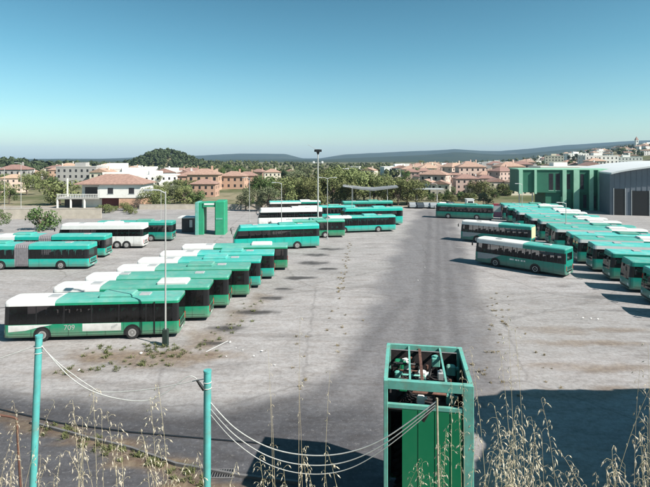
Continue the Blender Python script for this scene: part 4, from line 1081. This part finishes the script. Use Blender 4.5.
# ------------------------------------------------------------------ wild oats on the bank
def stalk(ms, mh, base, tip, bend, seeds, sl, thick=.0022):
    b0 = Vector(base); t0 = Vector(tip); mid = (b0+t0)/2+Vector(bend); pts = []
    for t in np.linspace(0, 1, 11): pts.append(b0*(1-t)**2+mid*2*t*(1-t)+t0*t*t)
    ms.tube(pts, [thick*(1-.65*i/10) for i in range(11)], 4, False)
    for k in range(seeds):
        t = 1-.5*(k/max(1, seeds))*random.uniform(.8,1.1); i = min(9, int(t*10)); p = pts[i].lerp(pts[i+1], t*10-i if t < 1 else 1)
        a = random.random()*6.28; ln = sl*random.uniform(.4,1.5); o_ = p+Vector((math.cos(a)*ln, math.sin(a)*ln*.8, random.uniform(-.3,.9)*ln*.6))
        ms.tube([p, p.lerp(o_, .6)+Vector((0,0,.008)), o_], .0006, 3, False)
        dn = Vector((math.cos(a)*.5+random.gauss(0,.25), math.sin(a)*.5, -1+random.gauss(0,.3))).normalized(); L_ = sl*random.uniform(.75,1.25)
        s1 = dn.cross(Vector((random.gauss(0,1), random.gauss(0,1), .2))).normalized(); s2 = dn.cross(s1)
        wv_ = L_*.14; q = o_+dn*L_*.38
        vs_ = [o_]+[q+(s1*math.cos(e)+s2*math.sin(e))*wv_ for e in (0,1.57,3.14,4.71)]+[o_+dn*L_]
        mh.add(vs_, [(0,1,2),(0,2,3),(0,3,4),(0,4,1),(5,2,1),(5,3,2),(5,4,3),(5,1,4)])
def oat(label, tips, seeds, sl, thick=.0022, jx=.06):
    """tips: (px, py, d, lean) of the head of each stalk"""
    x0_, d0 = XD(tips[0][0]-tips[0][3], tips[0][2]), tips[0][2]
    r = empty('wild_oat', (x0_, d0, bank1(x0_, d0))); tag(r, label, 'dry grass', 'dry wild oats on the bank')
    ms, mh = MB(), MB(); o_ = Vector(r.location)
    for (px, py, d, lean) in tips:
        t = fpt(px, py, d); bx, by = XD(px-lean, d)+random.gauss(0,jx*.5), d+random.gauss(0,jx)
        b0 = Vector((bx, by, bank1(bx, by)-.05))
        stalk(ms, mh, b0-o_, t-o_, (-.3*(t.x-bx), random.gauss(0,.04), .15*(t.z-b0.z)), max(3, int(1.25*seeds*random.uniform(.7,1.3))), sl*1.05, thick*.8)
    ms.build('stems', STRAW, r); mh.build('seed_heads', SEED, r)['kind'] = 'stuff'
U = random.uniform
def cl(cx_, cy, n_, sx, sy, d0, d1, lean=0): return [(random.gauss(cx_,sx), random.gauss(cy,sy), U(d0,d1), lean+random.gauss(0,22)) for _ in range(n_)]
oat('tall thin pale stem in the centre reaching above the wires', [(300,318,3.6,2),(298,372,3.6,-1)], 5, .022)
oat('tall thin stem just left of the tallest centre stem', [(268,350,3.5,-6),(271,395,3.5,-4)], 5, .02)
oat('thin short stem left of the green gantry', [(330,372,3.6,3)], 6, .02)
oat('oat tuft rising through the shadow left of the gantry', cl(325,455,5,12,14,3.0,3.6), 11, .028)
oat('oat tuft below the wires in the centre', cl(285,462,6,14,14,2.9,3.5), 12, .028)
oat('oat tuft at the far left edge of the grass', cl(12,410,6,12,24,2.9,3.8), 13, .026)
oat('oat tuft just right of the left teal post', cl(62,428,6,12,20,2.9,3.8), 13, .026)
oat('oat tuft leaning over the dark asphalt midway between the posts', cl(100,415,5,10,22,2.9,3.8), 14, .027)
oat('dense oat tuft left of the right teal post', cl(135,440,6,14,18,2.8,3.6), 14, .028)
oat('single drooping oat before the dark lane', [(158,385,3.4,-10),(150,400,3.4,-8)], 16, .03)
oat('low oat tuft at the bottom left corner', cl(30,468,9,20,12,2.6,3.2), 14, .026)
oat('low oat tuft at the foot of the right teal post', cl(190,476,6,14,8,2.7,3.2), 12, .027)
oat('oat stems standing against the right column of the gantry', [(452,385,3.3,-4),(458,398,3.3,-2),(446,430,3.2,-4),(462,372,3.4,-6),(470,348,3.4,-9),(440,445,3.2,0)], 15, .024)
oat('oat stems in front of the green gantry panel', cl(432,462,5,10,12,3.0,3.4), 12, .024)
oat('tall airy oat right of the gantry top', [(508,318,3.2,-14),(500,352,3.2,-12),(515,330,3.2,-10)], 12, .024)
oat('thick pale oat tuft in the shadow right of the gantry', cl(515,420,9,14,22,2.7,3.3), 15, .030)
oat('oat tuft leaning left in the middle of the dark shadow', cl(548,425,6,14,22,2.6,3.2,-10), 14, .032)
oat('low pale oat tuft at the bottom right of the gantry', cl(500,462,8,16,12,2.5,3.0), 15, .030)
oat('big pale oat head standing in the dark shadow', [(612,450,1.9,-8),(606,468,1.9,-4),(616,462,1.9,2)], 14, .028)
oat('long bowed grass stem at the right edge', [(650,388,2.0,58)], 9, .024, .003)
oat('large close oat tuft in the bottom right corner', cl(640,432,7,10,18,1.8,2.3), 15, .028)
oat('low oat tuft along the bottom edge below the dark shadow', cl(565,478,9,30,8,2.3,2.8), 13, .026)
oat('tall thin oat near the right edge above the shadow', [(648,345,2.8,12),(640,368,2.8,10)], 10, .024)
# the mass of short grass over the bank
m = MB()
for _ in range(5200):
    d = U(1.2,9); x = U(-.85,.85)*d+U(-.6,.6); z = bank1(x, d)
    if z > CAM_H-.70*d-.1: continue
    h = U(.05,.2); a = U(0,6.28); l = h*U(.2,.9); p0 = Vector((x, d, z-.02)); t = Vector((-math.sin(a), math.cos(a), 0))*.004
    p1 = p0+Vector((math.cos(a)*l*.3, math.sin(a)*l*.3, h*.7)); p2 = p0+Vector((math.cos(a)*l, math.sin(a)*l, h)); m.add([p0-t,p0+t,p1+t,p1-t,p2],[(0,1,2,3),(3,2,4)])
tag(m.build('bank_grass', STRAW), 'short dry straw grass covering the bank', 'grass', kind='stuff')

# ------------------------------------------------------------------ haze
hm = bpy.data.materials.new('haze'); hm.use_nodes = True; n = hm.node_tree; n.nodes.clear()
o = n.nodes.new('ShaderNodeOutputMaterial'); v = n.nodes.new('ShaderNodeVolumePrincipled')
v.inputs['Color'].default_value = (.50,.72,1.0,1); v.inputs['Density'].default_value = .000075; v.inputs['Anisotropy'].default_value = 0.0
n.links.new(v.outputs[0], o.inputs['Volume'])
m = MB(); m.box(-26000,-120,-12,26000,9800,230); tag(m.build('haze', hm), 'pale bluish haze over the distant hills', 'haze', kind='stuff')
